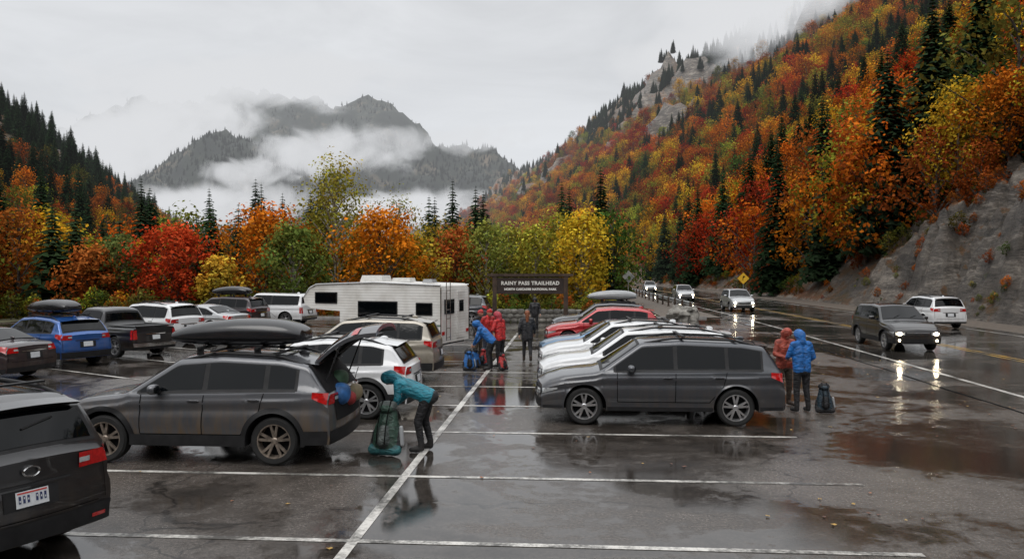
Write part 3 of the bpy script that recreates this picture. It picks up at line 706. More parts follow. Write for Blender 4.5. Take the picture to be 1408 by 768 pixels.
# ---------------------------------------------------------------- ground materials
def asphalt(name,base,wet):
    m,nt,b=newmat(name); L=nt.links
    g=N(nt,'ShaderNodeNewGeometry')
    n1=N(nt,'ShaderNodeTexNoise'); setin(n1,Scale=.30,Detail=6.0,Roughness=.6,Distortion=.8); L.new(g.outputs['Position'],n1.inputs['Vector'])
    n2=N(nt,'ShaderNodeTexNoise'); setin(n2,Scale=3.0,Detail=9.0,Roughness=.7); L.new(g.outputs['Position'],n2.inputs['Vector'])
    n3=N(nt,'ShaderNodeTexVoronoi'); setin(n3,Scale=75.0); L.new(g.outputs['Position'],n3.inputs['Vector'])
    n4=N(nt,'ShaderNodeTexNoise'); setin(n4,Scale=25.0,Detail=8.0,Roughness=.8); L.new(g.outputs['Position'],n4.inputs['Vector'])
    ad=N(nt,'ShaderNodeMath',operation='MULTIPLY_ADD'); L.new(n2.outputs['Fac'],ad.inputs[0]); ad.inputs[1].default_value=.40; L.new(n1.outputs['Fac'],ad.inputs[2])
    pm=N(nt,'ShaderNodeMapRange'); pm.interpolation_type='SMOOTHSTEP'; pm.inputs[1].default_value=.78+wet; pm.inputs[2].default_value=.66+wet; L.new(ad.outputs[0],pm.inputs[0])
    mr=N(nt,'ShaderNodeMapRange'); mr.inputs[1].default_value=.3; mr.inputs[2].default_value=.7; L.new(n4.outputs['Fac'],mr.inputs[0])
    c1=N(nt,'ShaderNodeMix',data_type='RGBA'); L.new(mr.outputs[0],c1.inputs[0]); c1.inputs[6].default_value=(*[c*.2 for c in base],1); c1.inputs[7].default_value=(*[c*2.2 for c in base],1)
    c2=N(nt,'ShaderNodeMix',data_type='RGBA',blend_type='MULTIPLY'); L.new(c1.outputs[2],c2.inputs[6]); c2.inputs[0].default_value=1
    rp=N(nt,'ShaderNodeMapRange'); rp.inputs[1].default_value=.60; rp.inputs[2].default_value=.88; rp.inputs[3].default_value=.42; rp.inputs[4].default_value=1.4; L.new(ad.outputs[0],rp.inputs[0])
    L.new(rp.outputs[0],c2.inputs[7])
    v=N(nt,'ShaderNodeTexVoronoi',feature='DISTANCE_TO_EDGE'); setin(v,Scale=.16)
    dn=N(nt,'ShaderNodeTexNoise'); setin(dn,Scale=.8,Detail=5.0); L.new(g.outputs['Position'],dn.inputs['Vector'])
    va=N(nt,'ShaderNodeVectorMath',operation='MULTIPLY_ADD'); L.new(dn.outputs['Color'],va.inputs[0]); va.inputs[1].default_value=(2.2,2.2,0); L.new(g.outputs['Position'],va.inputs[2]); L.new(va.outputs[0],v.inputs['Vector'])
    ck=N(nt,'ShaderNodeMapRange'); ck.inputs[1].default_value=.001; ck.inputs[2].default_value=.0045; ck.inputs[3].default_value=.35; ck.inputs[4].default_value=1; L.new(v.outputs['Distance'],ck.inputs[0])
    c3=N(nt,'ShaderNodeMix',data_type='RGBA',blend_type='MULTIPLY'); c3.inputs[0].default_value=1; L.new(c2.outputs[2],c3.inputs[6]); L.new(ck.outputs[0],c3.inputs[7])
    L.new(c3.outputs[2],b.inputs['Base Color'])
    rg=N(nt,'ShaderNodeMapRange'); L.new(pm.outputs[0],rg.inputs[0]); rg.inputs[3].default_value=.25; rg.inputs[4].default_value=.025
    r2=N(nt,'ShaderNodeMath',operation='MULTIPLY_ADD'); L.new(n4.outputs['Fac'],r2.inputs[0]); r2.inputs[1].default_value=.10 
    sb=N(nt,'ShaderNodeMath',operation='SUBTRACT'); L.new(rg.outputs[0],sb.inputs[0]); sb.inputs[1].default_value=.038; L.new(sb.outputs[0],r2.inputs[2]); L.new(r2.outputs[0],b.inputs['Roughness'])
    b.inputs['Specular IOR Level'].default_value=.85
    hm=N(nt,'ShaderNodeMath',operation='ADD'); L.new(n3.outputs['Distance'],hm.inputs[0]); L.new(n4.outputs['Fac'],hm.inputs[1])
    st=N(nt,'ShaderNodeMapRange'); L.new(pm.outputs[0],st.inputs[0]); st.inputs[3].default_value=.42; st.inputs[4].default_value=.03
    bp=N(nt,'ShaderNodeBump'); bp.inputs['Distance'].default_value=.006; L.new(st.outputs[0],bp.inputs['Strength']); L.new(hm.outputs[0],bp.inputs['Height'])
    L.new(bp.outputs[0],b.inputs['Normal'])
    return m
lotm=asphalt('wet_asphalt',(.062,.053,.046),.0); roadm=asphalt('wet_road_asphalt',(.064,.058,.052),.04)
def marking(name,col):
    m,nt,b=newmat(name); L=nt.links; g=N(nt,'ShaderNodeNewGeometry')
    n=N(nt,'ShaderNodeTexNoise'); setin(n,Scale=14.0,Detail=9.0,Roughness=.8); L.new(g.outputs['Position'],n.inputs['Vector'])
    n1=N(nt,'ShaderNodeTexNoise'); setin(n1,Scale=1.1,Detail=5.0); L.new(g.outputs['Position'],n1.inputs['Vector'])
    ad=N(nt,'ShaderNodeMath',operation='ADD'); L.new(n.outputs['Fac'],ad.inputs[0]); L.new(n1.outputs['Fac'],ad.inputs[1])
    mr=N(nt,'ShaderNodeMapRange'); mr.inputs[1].default_value=.86; mr.inputs[2].default_value=1.12; L.new(ad.outputs[0],mr.inputs[0])
    mx=N(nt,'ShaderNodeMix',data_type='RGBA'); L.new(mr.outputs[0],mx.inputs[0]); mx.inputs[6].default_value=(.07,.066,.06,1); mx.inputs[7].default_value=(*col,1)
    L.new(mx.outputs[2],b.inputs['Base Color']); b.inputs['Roughness'].default_value=.3
    return m
mw=marking('worn_white_paint',(.62,.60,.56)); my=marking('worn_yellow_paint',(.55,.33,.06))
# terrain heights ------------------------------------------------
XBP=[(0,24),(43,28.0),(71,30.5),(122,34),(200,37),(300,28),(450,-5),(700,-55),(1000,-120),(1500,-230),(2400,-420)]
def XB(y): return spl(XBP,y,12)
def fn(x,y,s,o=5,seed=0): return noise.fractal(Vector((x/s+seed,y/s,seed*1.7)),1.0,2.0,o)
def outc(s,y): return max(0,fn(s,y,60,4,77)-.34)*sstep(90,160,s)*sstep(250,350,y)
def hR(s,y):
    rock=sstep(18,36,y)*(1-sstep(56,78,y))
    base=s*.70
    cl=0
    if rock>0:
        dd=noise.voronoi(Vector((s/2.1+.25*fn(s,y,2,3,2),y/2.6+.25*fn(s,y,2,3,4),0)))[0]; bl=min(.55,dd[1]-dd[0])
        dd=noise.voronoi(Vector((s/.8+y*.2,y/1.0,5)))[0]; b2=min(.5,dd[1]-dd[0])
        cl=rock*(3.0*sstep(0,4.0,s)+(2.8*fn(s*1.3,y,5.0,5,3)+2.8*bl+.9*b2)*sstep(0,2.0,s)*(1-.7*sstep(12,22,s)))
    rock2=(1-rock)*2.0*sstep(0,6,s)
    g=fn(s,y,220,5,5)*.16*s*sstep(20,300,s) + fn(s,y,60,4,9)*.10*min(s,60)
    oc=outc(s,y)
    h=base+cl+rock2+g+60*oc+(abs(fn(s,y,14,5,31))*14 if oc>0 else 0)*min(1,oc*12)
    cap=pl([(0,430),(500,430),(1000,420),(1600,370),(2000,280),(2400,120)],y)
    return h if h<cap*.7 else cap*.7+ (cap*.3)*(1-math.exp(-(h-cap*.7)/(cap*.3)))
rockm,nt,b=newmat('hillside_ground'); L=nt.links
g=N(nt,'ShaderNodeNewGeometry'); sp=N(nt,'ShaderNodeSeparateXYZ'); L.new(g.outputs['Normal'],sp.inputs[0])
n=N(nt,'ShaderNodeTexNoise'); setin(n,Scale=.6,Detail=10.0,Roughness=.75); L.new(g.outputs['Position'],n.inputs['Vector'])
ad=N(nt,'ShaderNodeMath',operation='MULTIPLY_ADD'); L.new(n.outputs['Fac'],ad.inputs[0]); ad.inputs[1].default_value=1.8; L.new(sp.outputs['Z'],ad.inputs[2])
mr=N(nt,'ShaderNodeMapRange'); mr.inputs[1].default_value=1.52; mr.inputs[2].default_value=1.62; L.new(ad.outputs[0],mr.inputs[0])
n2=N(nt,'ShaderNodeTexNoise'); setin(n2,Scale=2.0,Detail=12.0,Roughness=.8,Distortion=1.0); mpp=N(nt,'ShaderNodeMapping'); mpp.inputs['Rotation'].default_value=(.5,.3,.4); mpp.inputs['Scale'].default_value=(1,.6,2.8); L.new(g.outputs['Position'],mpp.inputs[0]); L.new(mpp.outputs[0],n2.inputs['Vector'])
n5=N(nt,'ShaderNodeTexNoise'); setin(n5,Scale=.16,Detail=9.0,Roughness=.7,Distortion=.8); L.new(mpp.outputs[0],n5.inputs['Vector'])
av=N(nt,'ShaderNodeMath',operation='MULTIPLY_ADD'); L.new(n5.outputs['Fac'],av.inputs[0]); av.inputs[1].default_value=.55; hf_=N(nt,'ShaderNodeMath',operation='MULTIPLY'); L.new(n2.outputs['Fac'],hf_.inputs[0]); hf_.inputs[1].default_value=.5; L.new(hf_.outputs[0],av.inputs[2])
cr=N(nt,'ShaderNodeValToRGB'); e=cr.color_ramp.elements; e[0].position=.43; e[0].color=(.018,.015,.012,1); e[1].position=.66; e[1].color=(.42,.37,.31,1); x=e.new(.53); x.color=(.11,.092,.075,1); L.new(av.outputs[0],cr.inputs[0])
cr2=N(nt,'ShaderNodeValToRGB'); e=cr2.color_ramp.elements; e[0].position=.44; e[0].color=(.03,.032,.010,1); e[1].position=.62; e[1].color=(.20,.075,.022,1); L.new(av.outputs[0],cr2.inputs[0])
mx=N(nt,'ShaderNodeMix',data_type='RGBA'); L.new(mr.outputs[0],mx.inputs[0]); L.new(cr.outputs[0],mx.inputs[6]); L.new(cr2.outputs[0],mx.inputs[7]); L.new(mx.outputs[2],b.inputs['Base Color'])
b.inputs['Roughness'].default_value=.5
bp=N(nt,'ShaderNodeBump'); setin(bp,Strength=1.0,Distance=.7); L.new(av.outputs[0],bp.inputs['Height']); L.new(bp.outputs[0],b.inputs['Normal'])
grassm=mat('meadow',(.055,.052,.020),.9,var=.6,vscale=.6,bump=.6,bscale=6,coord='Object')
gravm=mat('gravel_shoulder',(.10,.08,.062),.7,var=.5,vscale=5,bump=.6,bscale=20)
def hG(x,y):
    d=max(0,y-52); e=max(0,-x-30)
    h=-.06
    return h - 5*sstep(0,60,d)*(1-sstep(-4,10,x-XL(y)+14)) - 4*sstep(0,40,e) + .3*fn(x,y,20,3)*sstep(0,20,max(d,e))*(1-sstep(-12,-4,x-XL(y)))
mb=MB()
gx=[-4000,-2500,-1500,-900,-600,-400,-280,-200,-150,-120,-100]+[-90+5*i for i in range(30)]+[70,100,200,500,1500,4000]
gy=[-300,-60,-20,0,20,40,46,50]+[54+5*i for i in range(50)]+[320,360,420,500,600,800,1100,1600,2400,4000,7000]
mb.grid(lambda u,v:(lambda x,y:(x,y,hG(x,y)))(gx[int(round(u*(len(gx)-1)))],gy[int(round(v*(len(gy)-1)))]),len(gx)-1,len(gy)-1,grassm)
mb.build('ground',sharp=80,merge=0)
def strip(name,fl,fr,y0,y1,z,m,n=60,nx=1):
    mb=MB(); mb.grid(lambda u,v:(lambda y:(lerp(fl(y),fr(y),u),y,z))(lerp(y0,y1,v)),nx,n,m); return mb.build(name,merge=0)
strip('gravel_shoulder',lambda y:XL(y)+10.6,lambda y:XB(y)+1.5,-20,420,.0,gravm,90)
strip('roadside_verge',lambda y:XL(y)-5,lambda y:XL(y)+.5,50,420,-.004,gravm,90)
strip('parking_lot',lambda y:-30,lambda y:XL(y)-1.2,-15,49,.004,lotm,40)
strip('road',lambda y:XL(y)-1.2,lambda y:XL(y)+10.8,-15,420,.006,roadm,120)
strip('road_edge_line',lambda y:XL(y)-.07,lambda y:XL(y)+.08,-15,420,.011,mw,120)
strip('road_edge_line',lambda y:XL(y)+9.7,lambda y:XL(y)+9.85,-15,420,.011,mw,120)
mb=MB()
for o in(4.0,4.3): mb.grid(lambda u,v:(lambda y:(XL(y)+o+u*.13,y,.011))(lerp(-15,420,v)),1,120,my)
mb.build('road_centre_line',merge=0)
mb=MB(); mb.grid(lambda u,v:(lambda y:(XL(y)-1.25+.06*fn(0,y,3,3)+u*.07,y,.010))(lerp(-5,49,v)),1,160,M['seam']); mb.build('pavement_joint',merge=0)
mb=MB()
def lline(u0,v0,u1,v1,w=.11):
    n=12; d=Vector((u1-u0,v1-v0)).normalized(); nn=Vector((-d.y,d.x))*w/2; vs=[]
    for i in range(n+1):
        p=Vector((lerp(u0,u1,i/n),lerp(v0,v1,i/n)))
        for s in(-1,1): q=p+nn*s; vs.append((*L2W(q.x,q.y),.0095))
    mb.add(vs,[(2*i,2*i+1,2*i+3,2*i+2) for i in range(n)],mw)
for k,v in enumerate([8.15,10.8,13.85,16.65,19.45,22.25,25.05,27.85,30.65,33.5]):
    lline(-2.24,v,4.1 if k else 3.7,v,.10); lline(-7.2,v,-2.36,v,.10)
lline(-2.3,5,-2.3,37,.12)
for k in range(7): 
    lline(-11.5,20+3.4*k,-16,22.4+3.4*k,.1)
mb.build('parking_lines',merge=0)
mb=MB(); rl=random.Random(5); lms=[mat('fallen_leaf_'+c,col,.6,var=.3) for c,col in(('orange',(.30,.10,.03)),('yellow',(.36,.22,.05)),('brown',(.12,.05,.03)))]
for k in range(330):
    if k<9: x,y=4.3+rl.gauss(0,.5),9.2+rl.gauss(0,.35)
    elif k<110: x,y=rl.uniform(-7,10),rl.uniform(8,34)
    else:
        y=rl.uniform(8,48); x=XL(y)-1.2+rl.gauss(0,1.0)
    s=rl.uniform(.02,.04); a=rl.random()*6.28; z=.016
    pts=[(x+s*math.cos(a+t)*q,y+s*math.sin(a+t)*q,z+rl.uniform(0,.012)) for t,q in((0,1.2),(.9,.7),(1.6,.9),(2.5,.6),(3.14,1),(3.9,.6),(4.7,.9),(5.5,.7))]
    mb.add(pts,[tuple(range(8))],rl.choice(lms))
mb.build('fallen_leaves',sharp=0,merge=0)
# ---------------------------------------------------------------- hills
def hillmesh(name,fx,ys,ss,hf,m,sharp=180):
    mb=MB(); nu,nv=len(ss)-1,len(ys)-1
    mb.grid(lambda u,v:(lambda s,y:(fx(s,y),y,hf(s,y)))(ss[int(round(u*nu))],ys[int(round(v*nv))]),nu,nv,m)
    return mb.build(name,sharp=sharp,merge=0)
def gsp(a,b,s0,gr):
    o=[a]
    while o[-1]<b: o.append(o[-1]+s0); s0*=gr
    return o
ysR=gsp(8,26,1.0,1.0)+gsp(26.4,84,.28,1.0)+gsp(86,2400,3,1.02)
ssR=[-2]+gsp(0,15,.24,1.0)+gsp(15.6,900,.8,1.045)
hillmesh('hillside',lambda s,y:XB(y)+s,ysR,ssR,lambda s,y:hR(max(s,0),y)-(.3 if s<=0 else 0),rockm,32)
XLL=[(60,-85),(150,-80),(250,-95),(400,-135),(600,-205),(900,-330),(1300,-520)]
def hL(s,y):
    f=sstep(90,230,y)
    h=s*.61+fn(s,y,120,5,2)*.16*s
    h*=f; cap=pl([(0,150),(400,170),(700,230),(1300,330)],y)
    return min(h,cap)-5+ fn(s,y,30,3,4)*.05*s
ysL=gsp(70,1300,5,1.015); ssL=[-10]+gsp(0,700,4,1.03)
hillmesh('hillside',lambda s,y:pl(XLL,y)-s,ysL,ssL,lambda s,y:hL(max(0,s),y)-(3 if s<0 else 0),rockm)
def hB(x,y):
    s=max(0,-22-y); return min(95,s*.50)+fn(x,y,50,4,7)*.12*min(s,60)-.3
mb=MB(); mb.grid(lambda u,v:(lambda x,y:(x,y,hB(x,y)))(lerp(-320,320,u),lerp(-20,-320,v)),50,30,rockm); mb.build('hillside',sharp=180,merge=0)
mtm,nt,b=newmat('mountain_forest'); L=nt.links
g=N(nt,'ShaderNodeNewGeometry'); n=N(nt,'ShaderNodeTexNoise'); setin(n,Scale=.010,Detail=13.0,Roughness=.75); L.new(g.outputs['Position'],n.inputs['Vector'])
cr=N(nt,'ShaderNodeValToRGB'); e=cr.color_ramp.elements; e[0].position=.38; e[0].color=(.004,.008,.006,1); e[1].position=.70; e[1].color=(.14,.105,.07,1); x=e.new(.54); x.color=(.014,.020,.012,1); L.new(n.outputs['Fac'],cr.inputs[0]); L.new(cr.outputs[0],b.inputs['Base Color']); b.inputs['Roughness'].default_value=.9
def skyprof(pts,Yc):
    return [((px-704)/1050*Yc,(375-py)/1050*Yc+CH+10) for px,py in pts]
def mtn(name,yc,prof,depth,seed,x0,x1,step):
    nu=int((x1-x0)/step); nv=int(2*depth/step)
    def P(u,v):
        x=lerp(x0,x1,u); t=2*v-1; y=yc+t*depth
        H=spl(prof,x,30); r=1-abs(t)**1.15
        k=(1-r*.80)*min(1,r*4)
        h=H*r+ (fn(x,y,420,7,seed)*.26*H + (-abs(fn(x,y,210,7,seed+3))*.62+.07)*H)*k
        h+=(fn(x,y,70,6,seed+1)*34-10*abs(fn(x,y,110,4,seed+8)))*min(1,r*3)
        return (x,y,h-10)
    mb=MB(); mb.grid(P,nu,nv,mtm); return mb.build(name,sharp=180,merge=0),P
m1,P1=mtn('mountain',3300,skyprof([(-140,230),(60,190),(130,152),(190,137),(250,140),(300,126),(350,120),(385,128),(420,142),(470,134),(520,128),(545,136),(580,170),(640,215),(700,240),(760,280),(860,330)],3300),900,1,-2700,700,20)
m2,P2=mtn('mountain',2200,skyprof([(60,340),(150,290),(210,240),(250,205),(300,180),(335,174),(360,186),(400,215),(430,238),(470,285),(540,340)],2200),450,4,-1400,-300,13)
m3,P3=mtn('mountain',2500,skyprof([(400,320),(440,250),(480,205),(530,188),(580,192),(625,190),(655,196),(690,216),(718,246),(740,290),(790,340)],2500),450,14,-780,260,13)
# ---------------------------------------------------------------- trees
def leafmat(name,src):
    m=bpy.data.materials.new(name); m.use_nodes=True; nt=m.node_tree; nt.nodes.clear(); L=nt.links
    o=N(nt,'ShaderNodeOutputMaterial')
    if src=='inst': a=N(nt,'ShaderNodeAttribute',attribute_type='INSTANCER',attribute_name='tcol'); col=a.outputs['Color']
    else: a=N(nt,'ShaderNodeObjectInfo'); col=a.outputs['Color']
    v=N(nt,'ShaderNodeAttribute',attribute_type='GEOMETRY',attribute_name='lv')
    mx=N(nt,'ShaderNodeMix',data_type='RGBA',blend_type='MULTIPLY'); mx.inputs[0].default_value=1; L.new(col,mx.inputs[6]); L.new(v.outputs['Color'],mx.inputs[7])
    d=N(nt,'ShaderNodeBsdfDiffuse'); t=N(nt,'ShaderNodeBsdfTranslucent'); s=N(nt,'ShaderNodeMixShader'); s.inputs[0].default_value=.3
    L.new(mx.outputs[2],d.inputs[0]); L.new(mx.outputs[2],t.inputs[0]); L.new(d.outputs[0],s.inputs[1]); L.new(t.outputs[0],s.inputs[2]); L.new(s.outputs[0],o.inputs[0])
    return m
lfI=leafmat('foliage_instanced','inst'); lfO=leafmat('foliage','obj')
bark=mat('bark',(.07,.055,.045),.9,var=.5,vscale=4,bump=.5,bscale=15); barkp=mat('pale_bark',(.28,.26,.23),.8,var=.4,vscale=4)
def treemesh(name,rnd,kind,H=12,nleaf=1500,ls=.42,leafm=None,open_=0.0,slim=.36,huev=.25):
    mb=MB(); lv=[]
    def leaf(c,size,nrm,shade):
        a=nrm.orthogonal().normalized(); a.rotate(Matrix.Rotation(rnd.uniform(0,6.28),3,nrm)); b_=nrm.cross(a)
        s=size*rnd.uniform(.6,1.3); w=s*rnd.uniform(.5,.9)
        mb.add([c-a*s*.5,c+b_*w*.45+nrm*s*.1,c+a*s*.5,c-b_*w*.45+nrm*s*.06],[(0,1,2,3)],leafm); lv.append(shade)
    if kind=='con':
        mb.tube([(0,0,0),(0,0,H*.5),(0,0,H)],[H*.016,H*.010,.01],bark,6)
        nb=len(mb.f); lv=[(1,1,1)]*nb
        tiers=int(14+H*2.2)
        for i in range(tiers):
            t=(i+rnd.random()*.6)/tiers; z=H*(.05+.95*t); rad=H*slim*.62*(1-t)**.78*rnd.uniform(.68,1.12)+H*.018*(1-t)+.05
            nbch=max(6,int(12*(1-t)+6)); a0=rnd.random()*6
            for k in range(nbch):
                a=a0+6.283*k/nbch+rnd.uniform(-.25,.25); r=rad*rnd.uniform(.6,1.12); d=Vector((math.cos(a),math.sin(a),0)); sd=Vector((-d.y,d.x,0))
                droop=-.45*r; seg=max(2,int(r/.5))
                if rnd.random()<open_: continue
                for q in range(seg):
                    f0=q/seg; f1=(q+1.25)/seg
                    p0=Vector((0,0,z))+d*r*f0+Vector((0,0,droop*f0**1.4+.12*r*f0)); p1=Vector((0,0,z))+d*r*f1+Vector((0,0,droop*f1**1.4+.12*r*f1))
                    w=.34*r*(1.05-f0)*rnd.uniform(.7,1.3)+.12
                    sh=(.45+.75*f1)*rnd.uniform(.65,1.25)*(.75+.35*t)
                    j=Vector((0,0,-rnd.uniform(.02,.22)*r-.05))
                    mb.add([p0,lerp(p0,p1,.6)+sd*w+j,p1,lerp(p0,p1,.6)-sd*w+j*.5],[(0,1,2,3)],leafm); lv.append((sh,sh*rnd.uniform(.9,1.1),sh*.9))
    else:
        th=H*.30
        top_=Vector((rnd.uniform(-.4,.4),rnd.uniform(-.4,.4),H*.93))
        bk=barkp if kind=='birch' else bark
        mb.tube([(0,0,-.5),(0,0,th*.6),tuple(top_*.55),tuple(top_)],[H*.020,H*.016,H*.010,.02],bk,7)
        cl=[]
        nc=int(26+nleaf/70)
        ax=[(rnd.uniform(0,6.28),rnd.uniform(.75,1.2)) for _ in range(5)]
        for i in range(nc):
            t=(i+.5)/nc; z=lerp(.18,.97,t**.9)
            prof=math.sin(math.pi*min(1,max(0.03,((z-.10)/.92)))**.85)**.75
            a=i*2.399+rnd.uniform(-.4,.4)
            lob=1+.28*math.sin(a*2+ax[0][0])+.2*math.sin(a*3+ax[1][0]+z*7)
            r=H*slim*prof*lob*rnd.uniform(.45,1.0)
            c=Vector((math.cos(a)*r,math.sin(a)*r,z*H+rnd.uniform(-.3,.3)))
            cl.append((c,H*.085*rnd.uniform(.7,1.5)))
        for i,(c,r) in enumerate(cl):
            if i%2==0:
                zb=max(th*.5,c.z-Vector((c.x,c.y,0)).length*1.0-.4); st=top_*(zb/H); st.z=zb
                mid=(st+c)/2+Vector((rnd.uniform(-.2,.2),rnd.uniform(-.2,.2),.25))
                mb.tube([st,mid,c],[H*.0075,H*.005,.012],bk,5,cap=False)
        lv=[(1,1,1)]*len(mb.f)
        per=max(6,nleaf//len(cl))
        for c,r in cl:
            cs=rnd.uniform(.62,1.2); hue=rnd.uniform(-huev,huev)
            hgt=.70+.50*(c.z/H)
            for k in range(per):
                if rnd.random()<open_: continue
                v=Vector((rnd.gauss(0,1),rnd.gauss(0,1),rnd.gauss(0,.8))); v.normalize(); rr=r*rnd.random()**.4*1.45; p=c+v*rr
                nr=(v+Vector((rnd.uniform(-.8,.8),rnd.uniform(-.8,.8),rnd.uniform(-.2,1.0)))).normalized()
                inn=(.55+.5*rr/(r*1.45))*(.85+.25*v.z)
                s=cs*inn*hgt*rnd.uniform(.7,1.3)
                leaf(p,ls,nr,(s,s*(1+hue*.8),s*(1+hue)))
    ob=mb.build(name,sharp=0,merge=0,link=False,recalc=False)
    me=ob.data; at=me.attributes.new('lv','FLOAT_COLOR','FACE')
    arr=np.ones((len(lv),4),dtype=np.float32); arr[:,:3]=np.array(lv,dtype=np.float32); at.data.foreach_set('color',arr.ravel())
    return ob
rt=random.Random(3)
ca=bpy.data.collections.new('tree_kinds')
protos=[]
for i in range(4): protos.append(treemesh('k%02d'%i,rt,'dec',12,1700,.46,lfI,.05,rt.choice([.30,.36,.40])))
for i in range(4,7): protos.append(treemesh('k%02d'%i,rt,'con',18,0,0,lfI,.05,[.30,.36,.26][i-4]))
protos.append(treemesh('k07',rt,'dec',3,600,.26,lfI,.05,.55))
for p in protos: ca.objects.link(p)
def forest(name,pts):
    me=bpy.data.meshes.new(name); me.from_pydata([p[0] for p in pts],[],[])
    for nm,ty,ix in(('sc','FLOAT',1),('rz','FLOAT',2),('idx','INT',3)):
        a=me.attributes.new(nm,ty,'POINT'); a.data.foreach_set('value',[p[ix] for p in pts])
    a=me.attributes.new('tcol','FLOAT_COLOR','POINT'); a.data.foreach_set('color',[c for p in pts for c in(*p[4],1.0)])
    ob=bpy.data.objects.new(name,me); sc.collection.objects.link(ob)
    ng=bpy.data.node_groups.new(name,'GeometryNodeTree'); ng.interface.new_socket('Geometry',in_out='INPUT',socket_type='NodeSocketGeometry'); ng.interface.new_socket('Geometry',in_out='OUTPUT',socket_type='NodeSocketGeometry')
    i=ng.nodes.new('NodeGroupInput');o=ng.nodes.new('NodeGroupOutput'); ip=ng.nodes.new('GeometryNodeInstanceOnPoints'); ci=ng.nodes.new('GeometryNodeCollectionInfo')
    ci.inputs['Collection'].default_value=ca; ci.inputs['Separate Children'].default_value=True; ci.inputs['Reset Children'].default_value=True
    def na(nm,t): q=ng.nodes.new('GeometryNodeInputNamedAttribute'); q.data_type=t; q.inputs['Name'].default_value=nm; return q.outputs['Attribute']
    cx=ng.nodes.new('ShaderNodeCombineXYZ')
    L=ng.links; L.new(i.outputs[0],ip.inputs['Points']); L.new(ci.outputs[0],ip.inputs['Instance']); ip.inputs['Pick Instance'].default_value=True
    L.new(na('idx','INT'),ip.inputs['Instance Index']); L.new(na('rz','FLOAT'),cx.inputs['Z']); L.new(cx.outputs[0],ip.inputs['Rotation']); L.new(na('sc','FLOAT'),ip.inputs['Scale']); L.new(ip.outputs[0],o.inputs[0])
    md=ob.modifiers.new('scatter','NODES'); md.node_group=ng
    return ob
COL=dict(orange=(.66,.19,.018),gold=(.74,.40,.03),red=(.48,.050,.018),rust=(.40,.11,.022),yg=(.36,.34,.04),green=(.09,.14,.032),con=(.024,.043,.023),olive=(.17,.17,.032),deep=(.28,.032,.016))
def pick(rnd,w):
    ks=list(w); c=COL[rnd.choices(ks,[w[k] for k in ks])[0]]; f=rnd.uniform(.58,1.15); h=rnd.uniform(-.18,.18); return (c[0]*f,c[1]*f*(1+h),c[2]*f)
rf=random.Random(11); pts=[]
y=22.0
while y<2300:
    spn=max(4.8,3.8+y*.0082)
    smax=min(850,60+y*.9) 
    s=1.5+rf.random()*3
    while s<smax:
        yy=y+rf.uniform(-.5,.5)*spn; s2=s+rf.uniform(-.5,.5)*spn
        rock=sstep(18,34,yy)*(1-sstep(56,74,yy))
        if rock>.3 and s2<7.5+3*fn(yy,0,12,3,5): s+=spn; continue
        s2=max(s2,1)
        if outc(s2,yy)>.04 and rf.random()<.72: s+=spn; continue
        h=hR(s2,yy); x=XB(yy)+s2
        nz=fn(x,yy,90,3,20); nz2=fn(x,yy,35,3,30)
        hi=sstep(120,260,h+40*nz)
        pc_=.17+.75*hi+.3*(nz>.22)
        if yy<120: pc_=.26
        spk=spn/4.4
        if rf.random()<pc_*(1.1):
            pts.append(((x,yy,h-.5),rf.uniform(.6,1.15)*(1 if yy<300 else 1.05),rf.random()*6.28,rf.choice([4,5,6]),pick(rf,{'con':1})))
            if yy>300 and rf.random()<.5: pts.append(((x+rf.uniform(-4,4),yy+rf.uniform(-4,4),h-.5),rf.uniform(.5,1.0),rf.random()*6.28,rf.choice([4,5,6]),pick(rf,{'con':1})))
        elif rf.random()<.95:
            w={'orange':4,'gold':3,'red':1.3,'rust':2.6,'yg':1.8,'olive':1,'deep':.5,'green':.6}
            if nz2>.15: w['red']+=3; w['deep']+=1.5
            if nz2<-.15: w['gold']+=4; w['yg']+=3; w['green']+=1
            big=rf.random()<.8
            pts.append(((x,yy,h-.8),rf.uniform(.6,1.12)*min(1.5,max(1,spk*.8))*(1.05 if big else .5),rf.random()*6.28,rf.randrange(4),pick(rf,w)))
        s+=spn
    y+=spn*.95
for k in range(900):
    yy=rf.uniform(20,200) if k%3 else rf.uniform(28,70); s2=rf.uniform(0.3,11 if yy<85 else 4)
    if fn(s2,yy,5,2,50)<-.05 and yy<75: continue
    pts.append(((XB(yy)+s2,yy,hR(s2,yy)-.1),rf.uniform(.08,.34)*(1 if rf.random()<.85 else 2.0),rf.random()*6,7,pick(rf,{'rust':6,'orange':1.5,'yg':1.5,'olive':4,'red':.5,'green':2.5})))
forest('autumn_forest',pts); nR=len(pts)
pts=[]
y=80.
while y<1250:
    spn=max(6.0,5.+y*.008); s=0
    while s<360:
        yy=y+rf.uniform(-.5,.5)*spn; s2=s+rf.uniform(-.5,.5)*spn; h=hL(max(0,s2),yy); x=pl(XLL,yy)-s2
        if abs(x)<yy*.75+20:
            nz=fn(x,yy,60,3,40); pcn=.42+.6*sstep(12,50,h)+.35*nz
            if rf.random()<pcn: pts.append(((x,yy,h-.5),rf.uniform(.55,1.05),rf.random()*6.28,rf.choice([4,5,6]),pick(rf,{'con':1})))
            else: pts.append(((x,yy,h-.8),rf.uniform(.5,1.1),rf.random()*6.28,rf.randrange(4),pick(rf,{'orange':2,'gold':2,'rust':4,'yg':1,'olive':2})))
        s+=spn
    y+=spn
forest('conifer_forest',pts); nL=len(pts)
pts=[]
for k in range(1500):
    x=rf.uniform(-260,260); yy=rf.uniform(-26,-230); pts.append(((x,yy,hB(x,yy)-.5),rf.uniform(.7,1.2),rf.random()*6.28,rf.choice([0,1,2,3,4,5,6,4,5]),pick(rf,{'con':4,'rust':1,'olive':2,'orange':.7})))
forest('valley_forest',pts)
pts=[]
